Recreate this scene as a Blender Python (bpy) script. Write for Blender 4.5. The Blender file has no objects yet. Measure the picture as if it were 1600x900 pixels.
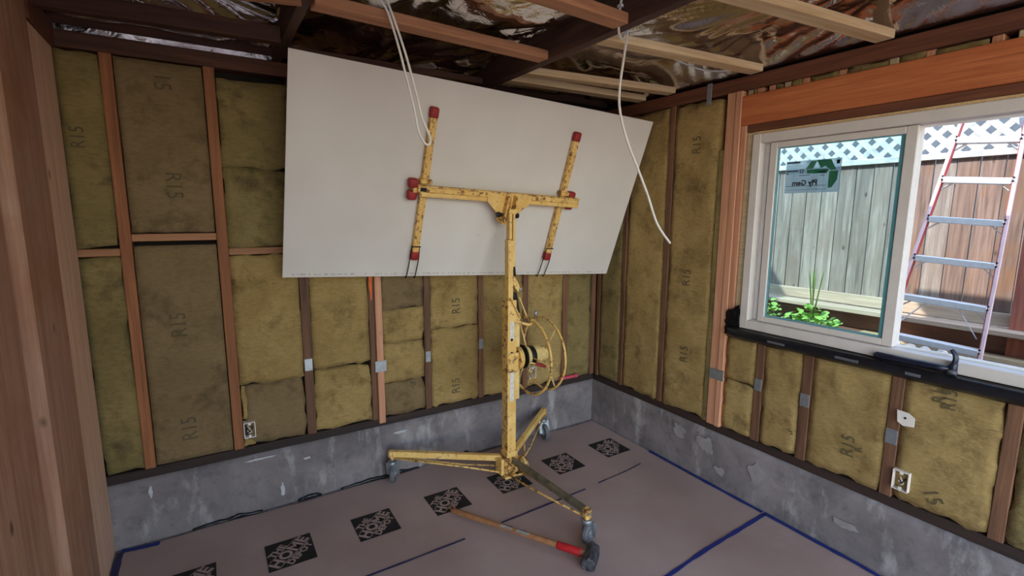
import bpy, bmesh, math, random
from mathutils import Vector, Matrix, Euler, noise as mnoise
random.seed(7)
scene = bpy.context.scene
col = scene.collection
R = math.radians

# ------------------------------------------------------------------ camera
F_PX, CAM = 770.18, (-2.788, -3.162, 1.8)
YAW, PITCH, ROLL = R(58.277), R(8.609), R(0.277)
cd = bpy.data.cameras.new('camera'); cam = bpy.data.objects.new('camera', cd); col.objects.link(cam)
cd.sensor_width = 36.0; cd.lens = 36.0 * F_PX / 1600.0; cd.clip_start = 0.02; cd.clip_end = 200
fw = Vector((math.cos(YAW)*math.cos(PITCH), math.sin(YAW)*math.cos(PITCH), -math.sin(PITCH)))
rt = Vector((math.sin(YAW), -math.cos(YAW), 0)); up = rt.cross(fw)
r2 = math.cos(ROLL)*rt + math.sin(ROLL)*up; u2 = -math.sin(ROLL)*rt + math.cos(ROLL)*up
m = Matrix((r2, u2, -fw)).transposed().to_4x4(); m.translation = CAM
cam.matrix_world = m
scene.camera = cam

# ------------------------------------------------------------------ world, sun, exposure
w = bpy.data.worlds.new('world'); scene.world = w; w.use_nodes = True
nt = w.node_tree; bg = nt.nodes['Background']
sky = nt.nodes.new('ShaderNodeTexSky'); sky.sky_type = 'NISHITA'; sky.sun_disc = False
sky.sun_elevation = R(48); sky.sun_rotation = R(200); sky.air_density = 1.3; sky.dust_density = 0.6; sky.ozone_density = 2.0
nt.links.new(sky.outputs[0], bg.inputs[0]); bg.inputs[1].default_value = 0.32
sl = bpy.data.lights.new('sun', 'SUN'); sl.energy = 3.1; sl.angle = R(0.6); sl.color = (1.0, 0.95, 0.88)
sun = bpy.data.objects.new('sun', sl); col.objects.link(sun)
sun.rotation_euler = Vector((0.60, -0.50, -0.66)).to_track_quat('-Z', 'Y').to_euler()
vs = scene.view_settings
vs.view_transform = 'Standard'; vs.look = 'None'; vs.gamma = 1.0; vs.use_curve_mapping = False
vs.exposure = 1.35

# ------------------------------------------------------------------ materials
def lin(c):
    c = c/255.0
    return c/12.92 if c <= 0.04045 else ((c+0.055)/1.055)**2.4
def srgb(r, g, b): return (lin(r), lin(g), lin(b), 1.0)
class NT:
    def __init__(s, name):
        s.m = bpy.data.materials.new(name); s.m.use_nodes = True; s.t = s.m.node_tree
        s.b = s.t.nodes['Principled BSDF']
    def n(s, t, **k):
        x = s.t.nodes.new(t)
        for a, v in k.items():
            if a.startswith('i_'): x.inputs[int(a[2:]) if a[2:].isdigit() else a[2:]].default_value = v
            else: setattr(x, a, v)
        return x
    def l(s, a, b): s.t.links.new(a, b)
    def coord(s, scale=(1, 1, 1), rand=True, kind='Object'):
        tc = s.n('ShaderNodeTexCoord'); mp = s.n('ShaderNodeMapping'); mp.inputs['Scale'].default_value = scale
        if rand:
            oi = s.n('ShaderNodeObjectInfo'); mu = s.n('ShaderNodeMath', operation='MULTIPLY'); mu.inputs[1].default_value = 37.0
            s.l(oi.outputs['Random'], mu.inputs[0]); cx = s.n('ShaderNodeCombineXYZ')
            for i in range(3): s.l(mu.outputs[0], cx.inputs[i])
            ad = s.n('ShaderNodeVectorMath', operation='ADD'); s.l(tc.outputs[kind], ad.inputs[0]); s.l(cx.outputs[0], ad.inputs[1])
            s.l(ad.outputs[0], mp.inputs[0])
        else: s.l(tc.outputs[kind], mp.inputs[0])
        return mp.outputs[0]
    def noise(s, vec, scale, detail=5, rough=0.6, dist=0.0):
        x = s.n('ShaderNodeTexNoise'); x.inputs['Scale'].default_value = scale; x.inputs['Detail'].default_value = detail
        x.inputs['Roughness'].default_value = rough; x.inputs['Distortion'].default_value = dist; s.l(vec, x.inputs['Vector']); return x.outputs['Fac']
    def ramp(s, fac, stops):
        x = s.n('ShaderNodeValToRGB'); e = x.color_ramp.elements
        while len(e) < len(stops): e.new(0.5)
        for i, (p, c) in enumerate(stops): e[i].position = p; e[i].color = c
        s.l(fac, x.inputs[0]); return x.outputs[0]
    def mix(s, fac, a, b, mode='MIX'):
        x = s.n('ShaderNodeMix', data_type='RGBA', blend_type=mode)
        for sock, v in ((x.inputs[0], fac), (x.inputs[6], a), (x.inputs[7], b)):
            if isinstance(v, bpy.types.NodeSocket): s.l(v, sock)
            else: sock.default_value = v
        return x.outputs[2]
    def bump(s, h, strength=0.3, dist=0.01):
        x = s.n('ShaderNodeBump'); x.inputs['Strength'].default_value = strength; x.inputs['Distance'].default_value = dist
        s.l(h, x.inputs['Height']); s.l(x.outputs[0], s.b.inputs['Normal'])
    def fin(s, colr=None, rough=0.7, metal=0.0):
        if colr is not None:
            if isinstance(colr, bpy.types.NodeSocket): s.l(colr, s.b.inputs['Base Color'])
            else: s.b.inputs['Base Color'].default_value = colr
        if isinstance(rough, bpy.types.NodeSocket): s.l(rough, s.b.inputs['Roughness'])
        else: s.b.inputs['Roughness'].default_value = rough
        s.b.inputs['Metallic'].default_value = metal
        return s.m
def K(v): return (v, v, v, 1)
def wood(name, dark, light, axis=2, knots=0.5, rough=0.75, vary=0.25, stain=None):
    s = NT(name); sc = [9.0, 9.0, 9.0]; sc[axis] = 0.55
    v = s.coord(tuple(sc)); n1 = s.noise(v, 3.0, 6, 0.65, 0.6)
    c = s.ramp(n1, [(0.28, srgb(*dark)), (0.72, srgb(*light))])
    sc2 = [70.0]*3; sc2[axis] = 1.6
    v2 = s.coord(tuple(sc2)); n2 = s.noise(v2, 1.6, 3, 0.6)
    c = s.mix(s.ramp(n2, [(0.35, K(0.0)), (0.75, K(0.45))]), c, tuple(x*0.55 for x in srgb(*dark)[:3])+(1,))
    v3 = s.coord((1, 1, 1)); n3 = s.noise(v3, 2.2, 4, 0.6)
    if knots:
        sck = [1.0]*3; sck[axis] = 0.55
        vo = s.n('ShaderNodeTexVoronoi'); vo.inputs['Scale'].default_value = 5.0; s.l(s.coord(tuple(sck)), vo.inputs['Vector'])
        kf = s.ramp(vo.outputs['Distance'], [(0.035, K(knots)), (0.085, K(0))])
        c = s.mix(kf, c, tuple(x*0.25 for x in srgb(*dark)[:3])+(1,))
    if stain:
        c = s.mix(s.ramp(n3, [(0.5, K(0)), (0.7, K(0.8))]), c, srgb(*stain))
    oi = s.n('ShaderNodeObjectInfo'); mr = s.n('ShaderNodeMapRange'); mr.inputs['To Min'].default_value = 1-vary; mr.inputs['To Max'].default_value = 1+vary*0.5
    s.l(oi.outputs['Random'], mr.inputs['Value'])
    hv = s.n('ShaderNodeHueSaturation'); s.l(mr.outputs[0], hv.inputs['Value']); s.l(c, hv.inputs['Color'])
    s.bump(n2, 0.25, 0.004)
    return s.fin(hv.outputs[0], rough)
def plain(name, c, rough=0.6, metal=0.0, mottle=0.12, scale=12.0, bump=0.0):
    s = NT(name); n = s.noise(s.coord(), scale, 5, 0.6)
    c0 = srgb(*c); d = tuple(x*(1-mottle*2) for x in c0[:3])+(1,); e = tuple(min(1, x*(1+mottle)) for x in c0[:3])+(1,)
    if bump: s.bump(n, bump, 0.01)
    return s.fin(s.ramp(n, [(0.3, d), (0.7, e)]), rough, metal)
def batt_mat(name, a, b, dark, grey=0.0):
    s = NT(name); n1 = s.noise(s.coord(), 2.6, 6, 0.7, 0.4); n2 = s.noise(s.coord((1, 1, 3.5)), 26, 5, 0.7); n3 = s.noise(s.coord(), 7.0, 5, 0.7)
    c = s.ramp(n1, [(0.3, srgb(*a)), (0.7, srgb(*b))])
    c = s.mix(s.ramp(n2, [(0.4, K(0)), (0.75, K(0.4))]), c, srgb(*dark))
    c = s.mix(s.ramp(n3, [(0.52, K(0)), (0.72, K(0.8))]), c, srgb(*dark))
    # darker horizontal scratches of the pressed wool
    n4 = s.noise(s.coord((3, 3, 30)), 4.0, 3, 0.5)
    c = s.mix(s.ramp(n4, [(0.62, K(0)), (0.74, K(0.35))]), c, srgb(*dark))
    a1 = s.n('ShaderNodeMath', operation='ADD'); s.l(n2, a1.inputs[0]); s.l(n3, a1.inputs[1])
    s.bump(a1.outputs[0], 0.7, 0.016)
    return s.fin(c, 0.95)
M = {}
M['old_stud'] = wood('old_redwood_stud', (80, 52, 36), (142, 98, 68), 2)
M['orange_stud'] = wood('orange_fir_stud', (128, 76, 44), (172, 110, 68), 2, vary=0.15)
M['pink_stud'] = wood('new_fir_stud', (190, 128, 96), (222, 166, 130), 2, vary=0.1)
M['plate_x'] = wood('dark_plate_x', (58, 33, 22), (104, 62, 42), 0)
M['plate_y'] = wood('dark_plate_y', (80, 44, 27), (128, 74, 46), 1)
M['sole'] = wood('dark_sole', (34, 23, 18), (66, 44, 34), 0, knots=0)
M['sole_y'] = wood('dark_sole_y', (34, 23, 18), (66, 44, 34), 1, knots=0)
M['header'] = wood('orange_header', (176, 92, 48), (218, 132, 78), 1, knots=0.6, vary=0.05)
M['block'] = wood('block_fir', (150, 100, 66), (190, 138, 98), 0)
M['joist'] = wood('dark_joist', (56, 36, 28), (96, 62, 46), 1, vary=0.1)
M['strip_red'] = wood('reddish_strip', (160, 102, 66), (204, 146, 104), 0, vary=0.12)
M['strip_pale'] = wood('pale_strip', (206, 166, 116), (236, 204, 158), 0, vary=0.1)
M['post_light'] = wood('light_post', (226, 176, 146), (246, 212, 186), 2, knots=0.85, vary=0.04)
M['post_dark'] = wood('dull_post', (164, 120, 96), (204, 160, 134), 2, knots=0.85, vary=0.1, stain=(160, 106, 72))
M['batt_grey'] = batt_mat('grey_olive_wool', (124, 102, 68), (146, 122, 86), (88, 70, 42))
M['batt_yellow'] = batt_mat('yellow_wool', (148, 120, 68), (188, 158, 100), (98, 76, 40))
M['batt_green'] = batt_mat('greenish_wool', (122, 106, 62), (156, 134, 84), (78, 66, 38))
M['ink'] = plain('faded_ink', (92, 80, 54), 0.9)
M['ink_black'] = plain('logo_ink', (24, 22, 22), 0.75)
M['sheath'] = plain('dark_sheathing', (30, 24, 20), 0.95)
M['steel'] = plain('galvanised', (168, 174, 180), 0.42, 0.75, 0.1, 30)
M['cable'] = plain('white_cable', (228, 222, 212), 0.5, 0, 0.05)
M['red_rubber'] = plain('red_rubber', (150, 34, 34), 0.6, 0, 0.15, 40)
M['black_rubber'] = plain('black_rubber', (38, 38, 40), 0.65)
M['grey_rubber'] = plain('grey_rubber', (104, 104, 108), 0.7, 0, 0.2)
M['dark_metal'] = plain('dark_metal', (42, 40, 38), 0.5, 0.6, 0.2)
M['vinyl'] = plain('window_vinyl', (214, 204, 196), 0.45, 0, 0.03)
M['vinyl_white'] = plain('white_track', (240, 240, 242), 0.4, 0, 0.02)
M['seal'] = plain('teal_glazing_seal', (96, 158, 168), 0.3, 0, 0.05)
M['black_tape'] = plain('black_flashing', (22, 24, 30), 0.32, 0, 0.3, 20, 0.3)
M['white_plastic'] = plain('white_plastic', (226, 216, 206), 0.5, 0, 0.05)
M['box_inside'] = plain('box_inside', (48, 44, 42), 0.8)
M['sticker_mark'] = plain('sticker_dark', (30, 40, 46), 0.7)
M['sticker_green'] = plain('sticker_green', (44, 122, 78), 0.7)
M['paper_white'] = plain('paper_label', (214, 208, 196), 0.7, 0, 0.12, 60)
M['red_grip'] = plain('red_grip', (186, 30, 36), 0.5, 0, 0.2, 25)
M['pink_paint'] = plain('pink_plastic', (206, 78, 96), 0.5)
M['iron'] = plain('rough_iron', (88, 88, 94), 0.5, 0.4, 0.4, 30, 0.8)
M['hammer_blue'] = plain('dark_blue_grip', (24, 30, 48), 0.35)
M['leaf'] = plain('leaf_green', (140, 190, 84), 0.6, 0, 0.25, 20)
M['stem'] = plain('stem_green', (110, 140, 60), 0.7)
M['bounce_pale'] = plain('pale_bounce_ground', (190, 188, 184), 0.9, 0, 0.08, 2)  # pale tone chosen so the unseen ground bounces neutral light indoors
M['soil'] = plain('soil', (120, 100, 84), 0.95, 0, 0.3, 9, 0.4)
M['stone'] = plain('pale_stone', (226, 220, 210), 0.9, 0, 0.2, 20)
M['lattice'] = plain('weathered_white_lattice', (204, 205, 202), 0.8, 0, 0.2, 9)
M['alu'] = plain('aluminium', (222, 228, 232), 0.4, 0.25, 0.05, 30)
M['pink_rail'] = plain('pale_pink_fibreglass', (226, 196, 198), 0.5, 0, 0.06)
M['red_stripe'] = plain('red_stripe', (168, 58, 62), 0.5)
M['wall_grey'] = plain('shade_grey', (86, 92, 98), 0.9, 0, 0.1)  # grey of the added blocks, dark as the shade behind the lattice
M['fence'] = wood('weathered_fence', (112, 100, 92), (196, 184, 172), 2, knots=0.95, vary=0.3, stain=(140, 122, 110))
M['fence_brown'] = wood('brown_fence', (104, 82, 72), (176, 148, 132), 2, knots=0.95, vary=0.25, stain=(150, 110, 78))
M['fence_h'] = wood('weathered_rail', (170, 148, 126), (212, 194, 172), 1, knots=0.4, vary=0.1)
M['red_plank'] = wood('red_stained_plank', (108, 72, 60), (146, 104, 88), 1, knots=0.3)
M['red_post'] = wood('red_stained_post', (140, 78, 62), (176, 112, 92), 2, knots=0.3)
M['lumber'] = wood('pale_lumber', (190, 166, 128), (222, 204, 168), 1, knots=0.4)
M['handle'] = wood('hickory_handle', (150, 96, 58), (196, 140, 92), 0, knots=0)

def mk_concrete():
    s = NT('poured_concrete'); v = s.coord(rand=False, kind='Object')
    n1 = s.noise(v, 2.2, 7, 0.65, 0.3); n2 = s.noise(v, 11, 6, 0.7); n3 = s.noise(s.coord((1, 1, 0.35), rand=False), 6, 6, 0.65); n4 = s.noise(v, 60, 3, 0.6)
    c = s.ramp(n1, [(0.32, srgb(92, 85, 86)), (0.68, srgb(142, 132, 131))])
    c = s.mix(s.ramp(n3, [(0.55, K(0)), (0.7, K(0.55))]), c, srgb(196, 192, 190))
    c = s.mix(s.ramp(n2, [(0.52, K(0)), (0.72, K(0.7))]), c, srgb(84, 80, 84))
    c = s.mix(s.ramp(n4, [(0.66, K(0)), (0.76, K(0.5))]), c, srgb(84, 80, 82))
    s.bump(n2, 0.3, 0.01); return s.fin(c, 0.85)
M['concrete'] = mk_concrete()
def mk_paper():
    s = NT('brown_rosin_paper'); v = s.coord(rand=False); n1 = s.noise(v, 1.3, 4, 0.5); n2 = s.noise(v, 9, 5, 0.6); n3 = s.noise(v, 3.2, 5, 0.6)
    c = s.ramp(n1, [(0.3, srgb(156, 132, 124)), (0.7, srgb(180, 158, 150))])
    c = s.mix(s.ramp(n3, [(0.58, K(0)), (0.78, K(0.25))]), c, srgb(196, 180, 172))
    c = s.mix(s.ramp(n2, [(0.68, K(0)), (0.8, K(0.3))]), c, srgb(112, 90, 78))
    s.bump(n3, 0.25, 0.02); return s.fin(c, 0.52)
M['paper'] = mk_paper()
def mk_gyp():
    s = NT('drywall_paper'); v = s.coord(rand=False); n1 = s.noise(v, 2.5, 3, 0.5); n2 = s.noise(v, 90, 2, 0.5)
    c = s.ramp(n1, [(0.3, srgb(208, 200, 192)), (0.7, srgb(216, 209, 202))]); s.bump(n2, 0.05, 0.002); return s.fin(c, 0.85)
M['gyp'] = mk_gyp()
M['gyp_edge'] = plain('drywall_edge', (196, 190, 182), 0.9)
def mk_yellow(name, chip):
    s = NT(name); v = s.coord(rand=True); n1 = s.noise(v, 30, 6, 0.75); n2 = s.noise(v, 7, 4, 0.6); n3 = s.noise(v, 85, 3, 0.6)
    c = s.ramp(n2, [(0.3, srgb(218, 168, 86)), (0.7, srgb(236, 198, 122))])
    c = s.mix(s.ramp(n1, [(chip, K(0)), (chip+0.06, K(0.9))]), c, srgb(96, 50, 26))
    c = s.mix(s.ramp(n3, [(0.64, K(0)), (0.7, K(0.8))]), c, srgb(58, 38, 28))
    s.bump(n1, 0.2, 0.003); return s.fin(c, 0.5)
M['yellow'] = mk_yellow('worn_yellow_paint', 0.58)
M['yellow_rust'] = mk_yellow('rusty_yellow_paint', 0.52)
M['hub_rust'] = mk_yellow('rusty_hub', 0.46)
M['cream'] = plain('cream_paint', (230, 198, 128), 0.5, 0, 0.1, 25)
M['leg_grey'] = plain('grey_scuffed_leg', (120, 112, 92), 0.45, 0.2, 0.25, 18)
def mk_foil():
    s = NT('crumpled_foil'); v = s.coord(rand=True); n1 = s.noise(v, 7, 3, 0.5, 1.5); n2 = s.noise(v, 2.2, 2, 0.5)
    s.bump(n1, 0.35, 0.02)
    return s.fin(srgb(214, 208, 206), s.ramp(n2, [(0.35, K(0.10)), (0.65, K(0.26))]), 1.0)
M['foil'] = mk_foil()
def mk_glass():
    s = NT('window_glass'); t = s.t; b = s.b
    g = s.n('ShaderNodeBsdfGlossy'); g.inputs['Roughness'].default_value = 0.02
    tr = s.n('ShaderNodeBsdfTransparent'); tr.inputs[0].default_value = (0.915, 0.985, 0.99, 1)
    fr = s.n('ShaderNodeFresnel'); fr.inputs[0].default_value = 1.45
    mx = s.n('ShaderNodeMixShader'); s.l(fr.outputs[0], mx.inputs[0]); s.l(tr.outputs[0], mx.inputs[1]); s.l(g.outputs[0], mx.inputs[2])
    t.links.new(mx.outputs[0], t.nodes['Material Output'].inputs[0]); return s.m
M['glass'] = mk_glass()
def mk_film(name, c, a):
    s = NT(name); tr = s.n('ShaderNodeBsdfTransparent'); tr.inputs[0].default_value = (1, 1, 1, 1)
    d = s.n('ShaderNodeBsdfTranslucent'); d.inputs[0].default_value = srgb(*c)
    mx = s.n('ShaderNodeMixShader'); mx.inputs[0].default_value = a
    s.l(tr.outputs[0], mx.inputs[1]); s.l(d.outputs[0], mx.inputs[2])
    s.t.links.new(mx.outputs[0], s.t.nodes['Material Output'].inputs[0]); return s.m
M['film'] = mk_film('sticker_film', (205, 218, 222), 0.55)
M['film_green'] = mk_film('sticker_green_film', (70, 170, 110), 0.8)
M['blue_tape'] = plain('blue_masking_tape', (20, 42, 116), 0.6, 0, 0.15, 20)
M['blue_tape_dark'] = plain('dark_blue_tape', (38, 44, 86), 0.6, 0, 0.2, 20)
M['sheen_grey'] = plain('painted_sheen_grey', (92, 92, 98), 0.55, 0, 0.15)  # painted reflection colour for the black flashing

# ------------------------------------------------------------------ helpers
def link(name, me, mat=None, parent=None, mtx=None):
    o = bpy.data.objects.new(name, me); col.objects.link(o)
    if mat is not None: me.materials.clear(); me.materials.append(M[mat] if isinstance(mat, str) else mat)
    if mtx is not None: o.matrix_local = mtx
    if parent is not None: o.parent = parent
    return o
def finish(bm, name, smooth=False):
    bmesh.ops.recalc_face_normals(bm, faces=bm.faces)
    me = bpy.data.meshes.new(name); bm.to_mesh(me); bm.free()
    if smooth:
        for p in me.polygons: p.use_smooth = True
    return me
def box_bm(sx, sy, sz, bev=0.003, bm=None, mtx=None, segs=1):
    b = bmesh.new(); bmesh.ops.create_cube(b, size=1.0); bmesh.ops.scale(b, vec=(sx, sy, sz), verts=b.verts)
    if bev: bmesh.ops.bevel(b, geom=b.edges[:], offset=min(bev, 0.3*min(sx, sy, sz)), segments=segs, affect='EDGES', profile=0.5)
    if mtx is not None: bmesh.ops.transform(b, matrix=mtx, verts=b.verts)
    if bm is None: return b
    t = bpy.data.meshes.new('t'); b.to_mesh(t); b.free(); bm.from_mesh(t); bpy.data.meshes.remove(t); return bm
def box(name, x0, x1, y0, y1, z0, z1, mat, parent=None, bev=0.003):
    bm = box_bm(abs(x1-x0), abs(y1-y0), abs(z1-z0), bev)
    return link(name, finish(bm, name), mat, parent, Matrix.Translation(((x0+x1)/2, (y0+y1)/2, (z0+z1)/2)))
def frame_mtx(a, b, roll_ref=(0, 0, 1)):
    a, b = Vector(a), Vector(b); x = (b-a).normalized(); r = Vector(roll_ref)
    if abs(x.dot(r)) > 0.99: r = Vector((0, 1, 0))
    y = r.cross(x).normalized(); z = x.cross(y); mm = Matrix((x, y, z)).transposed().to_4x4(); mm.translation = (a+b)/2; return mm
def bar(name, a, b, wy, wz, mat, parent=None, bev=0.003, ref=(0, 0, 1)):
    L = (Vector(b)-Vector(a)).length
    return link(name, finish(box_bm(L, wy, wz, bev), name), mat, parent, frame_mtx(a, b, ref))
def tube_bm(pts, r, seg=10, closed=False, bm=None, cap=True):
    b = bm or bmesh.new(); pts = [Vector(p) for p in pts]; n = len(pts); rings = []
    rr = r if isinstance(r, (list, tuple)) else [r]*n
    t0 = (pts[1]-pts[0]).normalized(); ref = Vector((0, 0, 1)) if abs(t0.z) < 0.9 else Vector((1, 0, 0)); u = t0.cross(ref).normalized()
    for i, p in enumerate(pts):
        if closed: t = (pts[(i+1) % n]-pts[i-1]).normalized()
        else: t = (pts[min(i+1, n-1)]-pts[max(i-1, 0)]).normalized()
        u = (u - t*u.dot(t)).normalized(); v = t.cross(u)
        rings.append([b.verts.new(p + rr[i]*(math.cos(2*math.pi*k/seg)*u + math.sin(2*math.pi*k/seg)*v)) for k in range(seg)])
    for i in range(n if closed else n-1):
        A, B = rings[i], rings[(i+1) % n]
        off = 0
        if closed and i == n-1:
            off = min(range(seg), key=lambda o: (A[0].co-B[o].co).length)
        for k in range(seg): b.faces.new((A[k], A[(k+1) % seg], B[(k+1+off) % seg], B[(k+off) % seg]))
    if cap and not closed: b.faces.new(rings[0]); b.faces.new(rings[-1])
    return b
def tube(name, pts, r, mat, parent=None, seg=10, closed=False):
    return link(name, finish(tube_bm(pts, r, seg, closed), name, True), mat, parent)
def cyl_bm(a, b_, r, seg=20, bev=0.0, bm=None, r2=None):
    b = bmesh.new(); a, b_ = Vector(a), Vector(b_); L = (b_-a).length
    bmesh.ops.create_cone(b, cap_ends=True, segments=seg, radius1=r, radius2=r if r2 is None else r2, depth=L)
    if bev:
        ed = [e for e in b.edges if len(e.link_faces) == 2 and any(len(f.verts) > 4 for f in e.link_faces)]
        bmesh.ops.bevel(b, geom=ed, offset=bev, segments=2, affect='EDGES', profile=0.5)
    q = (b_-a).to_track_quat('Z', 'Y').to_matrix().to_4x4(); q.translation = (a+b_)/2
    bmesh.ops.transform(b, matrix=q, verts=b.verts)
    if bm is None: return b
    t = bpy.data.meshes.new('t'); b.to_mesh(t); b.free(); bm.from_mesh(t); bpy.data.meshes.remove(t); return bm
def cyl(name, a, b, r, mat, parent=None, seg=20, bev=0.0, r2=None):
    me = finish(cyl_bm(a, b, r, seg, bev, None, r2), name)
    for p in me.polygons: p.use_smooth = len(p.vertices) <= 4
    return link(name, me, mat, parent)
def spline(pts, n=8):
    P = [Vector(p) for p in pts]; out = []
    for i in range(len(P)-1):
        p0 = P[max(i-1, 0)]; p1 = P[i]; p2 = P[i+1]; p3 = P[min(i+2, len(P)-1)]
        for k in range(n):
            t = k/n
            out.append(0.5*((2*p1)+(p2-p0)*t+(2*p0-5*p1+4*p2-p3)*t*t+(3*p1-p0-3*p2+p3)*t**3))
    out.append(P[-1]); return out
def empty(name, loc=(0, 0, 0), parent=None):
    o = bpy.data.objects.new(name, None); col.objects.link(o); o.location = loc; o.empty_display_size = 0.1
    if parent: o.parent = parent
    return o
def tag(o, label, cat, group=None):
    o['label'] = label; o['category'] = cat
    if group: o['group'] = group
    return o
def struct(name, label, cat=None):
    o = empty(name); o['kind'] = 'structure'; o['label'] = label; return o
def fbm(p, o=4):
    v = 0; a = 1; f = 1
    for _ in range(o): v += a*mnoise.noise(Vector(p)*f); a *= 0.5; f *= 2.1
    return v
def text_me(s, size, sx=1.0, sy=1.0, bold=0.0, thick=0.0006, spacing=1.0):
    cu = bpy.data.curves.new('txt', 'FONT'); cu.body = s; cu.size = size; cu.align_x = 'CENTER'; cu.align_y = 'CENTER'
    cu.offset = bold; cu.extrude = thick; cu.space_character = spacing; cu.resolution_u = 3
    o = bpy.data.objects.new('txt', cu); col.objects.link(o)
    me = bpy.data.meshes.new_from_object(o.evaluated_get(bpy.context.evaluated_depsgraph_get()))
    bpy.data.objects.remove(o); bpy.data.curves.remove(cu)
    me.transform(Matrix.Diagonal((sx, sy, 1, 1))); return me

# ------------------------------------------------------------------ floor
floor = struct('floor', 'dark concrete slab under brown floor paper')
box('slab', -3.6, 0.15, -7.0, 0.15, -0.12, -0.004, 'concrete', floor, 0)

# ------------------------------------------------------------------ framed walls
def batt_mesh(w, h, t, seed, puff=0.012, rag=0.010, rough=0.006):
    """pressed wool slab in local (x across, y toward room = -y, z up), ragged edges"""
    nx = max(5, int(w/0.03)); nz = max(6, int(h/0.035)); bm = bmesh.new(); g = []
    for j in range(nz+1):
        row = []
        for i in range(nx+1):
            u = i/nx; v = j/nz; x = (u-0.5)*w; z = (v-0.5)*h
            e = min(u, 1-u)*w; ez = min(v, 1-v)*h; ed = min(e, ez)
            if i in (0, nx): x += rag*fbm((seed, z*14, i))*0.8
            if j in (0, nz): z += rag*fbm((x*14, seed, j))*0.9
            y = -t/2 - puff*min(1, ed/0.02) - rough*fbm((x*9+seed, z*9, 0.3))
            row.append(bm.verts.new((x, y, z)))
        g.append(row)
    bk = [[bm.verts.new((g[j][i].co.x, t/2, g[j][i].co.z)) for i in (0, nx)] for j in (0, nz)]
    for j in range(nz):
        for i in range(nx): bm.faces.new((g[j][i], g[j][i+1], g[j+1][i+1], g[j+1][i]))
    c00, c10, c01, c11 = bk[0][0], bk[0][1], bk[1][0], bk[1][1]
    bm.faces.new([g[0][i] for i in range(nx, -1, -1)]+[c00, c10])
    bm.faces.new([g[nz][i] for i in range(nx+1)]+[c11, c01])
    bm.faces.new([g[j][0] for j in range(nz+1)]+[c01, c00])
    bm.faces.new([g[j][nx] for j in range(nz, -1, -1)]+[c10, c11])
    bm.faces.new((c00, c01, c11, c10))
    return finish(bm, 'insulation_batt', True)
SEED = [0]
def batt(parent, a0, a1, z0, z1, mat, plane='back', flat=False, depth=0.012, marks=()):
    SEED[0] += 3.7; w_, h_ = a1-a0-0.004, z1-z0-0.004
    me = batt_mesh(w_, h_, 0.07, SEED[0], 0.003 if flat else 0.006, 0.004 if flat else 0.024, 0.002 if flat else 0.007)
    if plane == 'back': mt = Matrix.Translation(((a0+a1)/2, depth+0.035, (z0+z1)/2))
    else: mt = Matrix.Translation((depth+0.035, (a0+a1)/2, (z0+z1)/2)) @ Matrix.Rotation(R(-90), 4, 'Z')
    o = link('insulation_batt', me, mat, parent, mt)
    bpy.context.view_layer.update()
    for (s, a, z, size, rot) in marks:
        tm = text_me(s, size*0.92, 0.95, 1.15, 0.0, 0.0008)
        # lay the letters on the wool surface
        for v in tm.vertices: pass
        la = (a-(a0+a1)/2) if plane == 'back' else -(a-(a0+a1)/2)
        lm = Matrix.Translation((la, -0.035-(0.0065 if flat else 0.0125), z-(z0+z1)/2)) @ Matrix.Rotation(R(90), 4, 'X') @ Matrix.Rotation(R(rot), 4, 'Z')
        link('printed_marking', tm, 'ink', o, lm)
    return o
def stud_me(w_, d_, h_, seed, wob=0.002):
    bm = box_bm(w_, d_, h_, 0.003); return finish(bm, 'stud')
def nail_plate(stud, y, z, w=0.045, h=0.075, off=None):
    """thin steel protector plate on the stud's face; local coords of the stud"""
    bm = box_bm(w, 0.002, h, 0.0006)
    for (x, zz) in ((-w*0.36, h*0.4), (w*0.36, h*0.4), (-w*0.36, -h*0.4), (w*0.36, -h*0.4)):
        cyl_bm((x, -0.003, zz), (x, 0.0, zz), 0.0025, 6, 0, bm)
    o = link('nail_plate', finish(bm, 'nail_plate'), 'steel', stud, Matrix.Translation((0, y, z))); o['label'] = 'grey steel nail plate'
    return o

ZC, ZS, ZP, ZT = 0.36, 0.415, 2.555, 2.61
# ---- back wall
wb = struct('wall_back', 'open framed back wall packed with yellow wool on a concrete curb')
def curb(name, parent, plane, a0, a1):
    bm = bmesh.new(); n = int((a1-a0)/0.05); k = 10; rows = []
    for j in range(k+1):
        row = []
        for i in range(n+1):
            a = a0+(a1-a0)*i/n; z = -0.01+(ZC+0.01)*j/k
            d = 0.006*fbm((a*2.2, z*5, 3.3 if plane == 'back' else 8.1)) + (0.0 if j < k else 0.006)
            if j == k: z += 0.004*fbm((a*6, 1.7, 0))
            row.append(bm.verts.new((a, d-0.004, z) if plane == 'back' else (d-0.004, a, z)))
        rows.append(row)
    for j in range(k):
        for i in range(n): bm.faces.new((rows[j][i], rows[j][i+1], rows[j+1][i+1], rows[j+1][i]))
    A = rows[k]; B = [bm.verts.new((v.co.x, 0.15, v.co.z) if plane == 'back' else (0.15, v.co.y, v.co.z)) for v in A]
    C = [bm.verts.new((v.co.x, 0.15, -0.01) if plane == 'back' else (0.15, v.co.y, -0.01)) for v in A]
    for i in range(n):
        bm.faces.new((A[i], A[i+1], B[i+1], B[i])); bm.faces.new((B[i], B[i+1], C[i+1], C[i]))
    return link(name, finish(bm, name, True), 'concrete', parent)
curb('concrete_curb', wb, 'back', -3.5, 0.16)
box('sole_plate', -3.34, 0.09, 0.012, 0.10, ZC+0.002, ZS, 'sole', wb)
box('top_plate', -3.34, 0.09, 0.004, 0.10, ZP, 2.63, 'plate_x', wb)
box('upper_top_plate', -3.34, 0.09, 0.02, 0.10, 2.66, 2.72, 'plate_x', wb)
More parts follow.
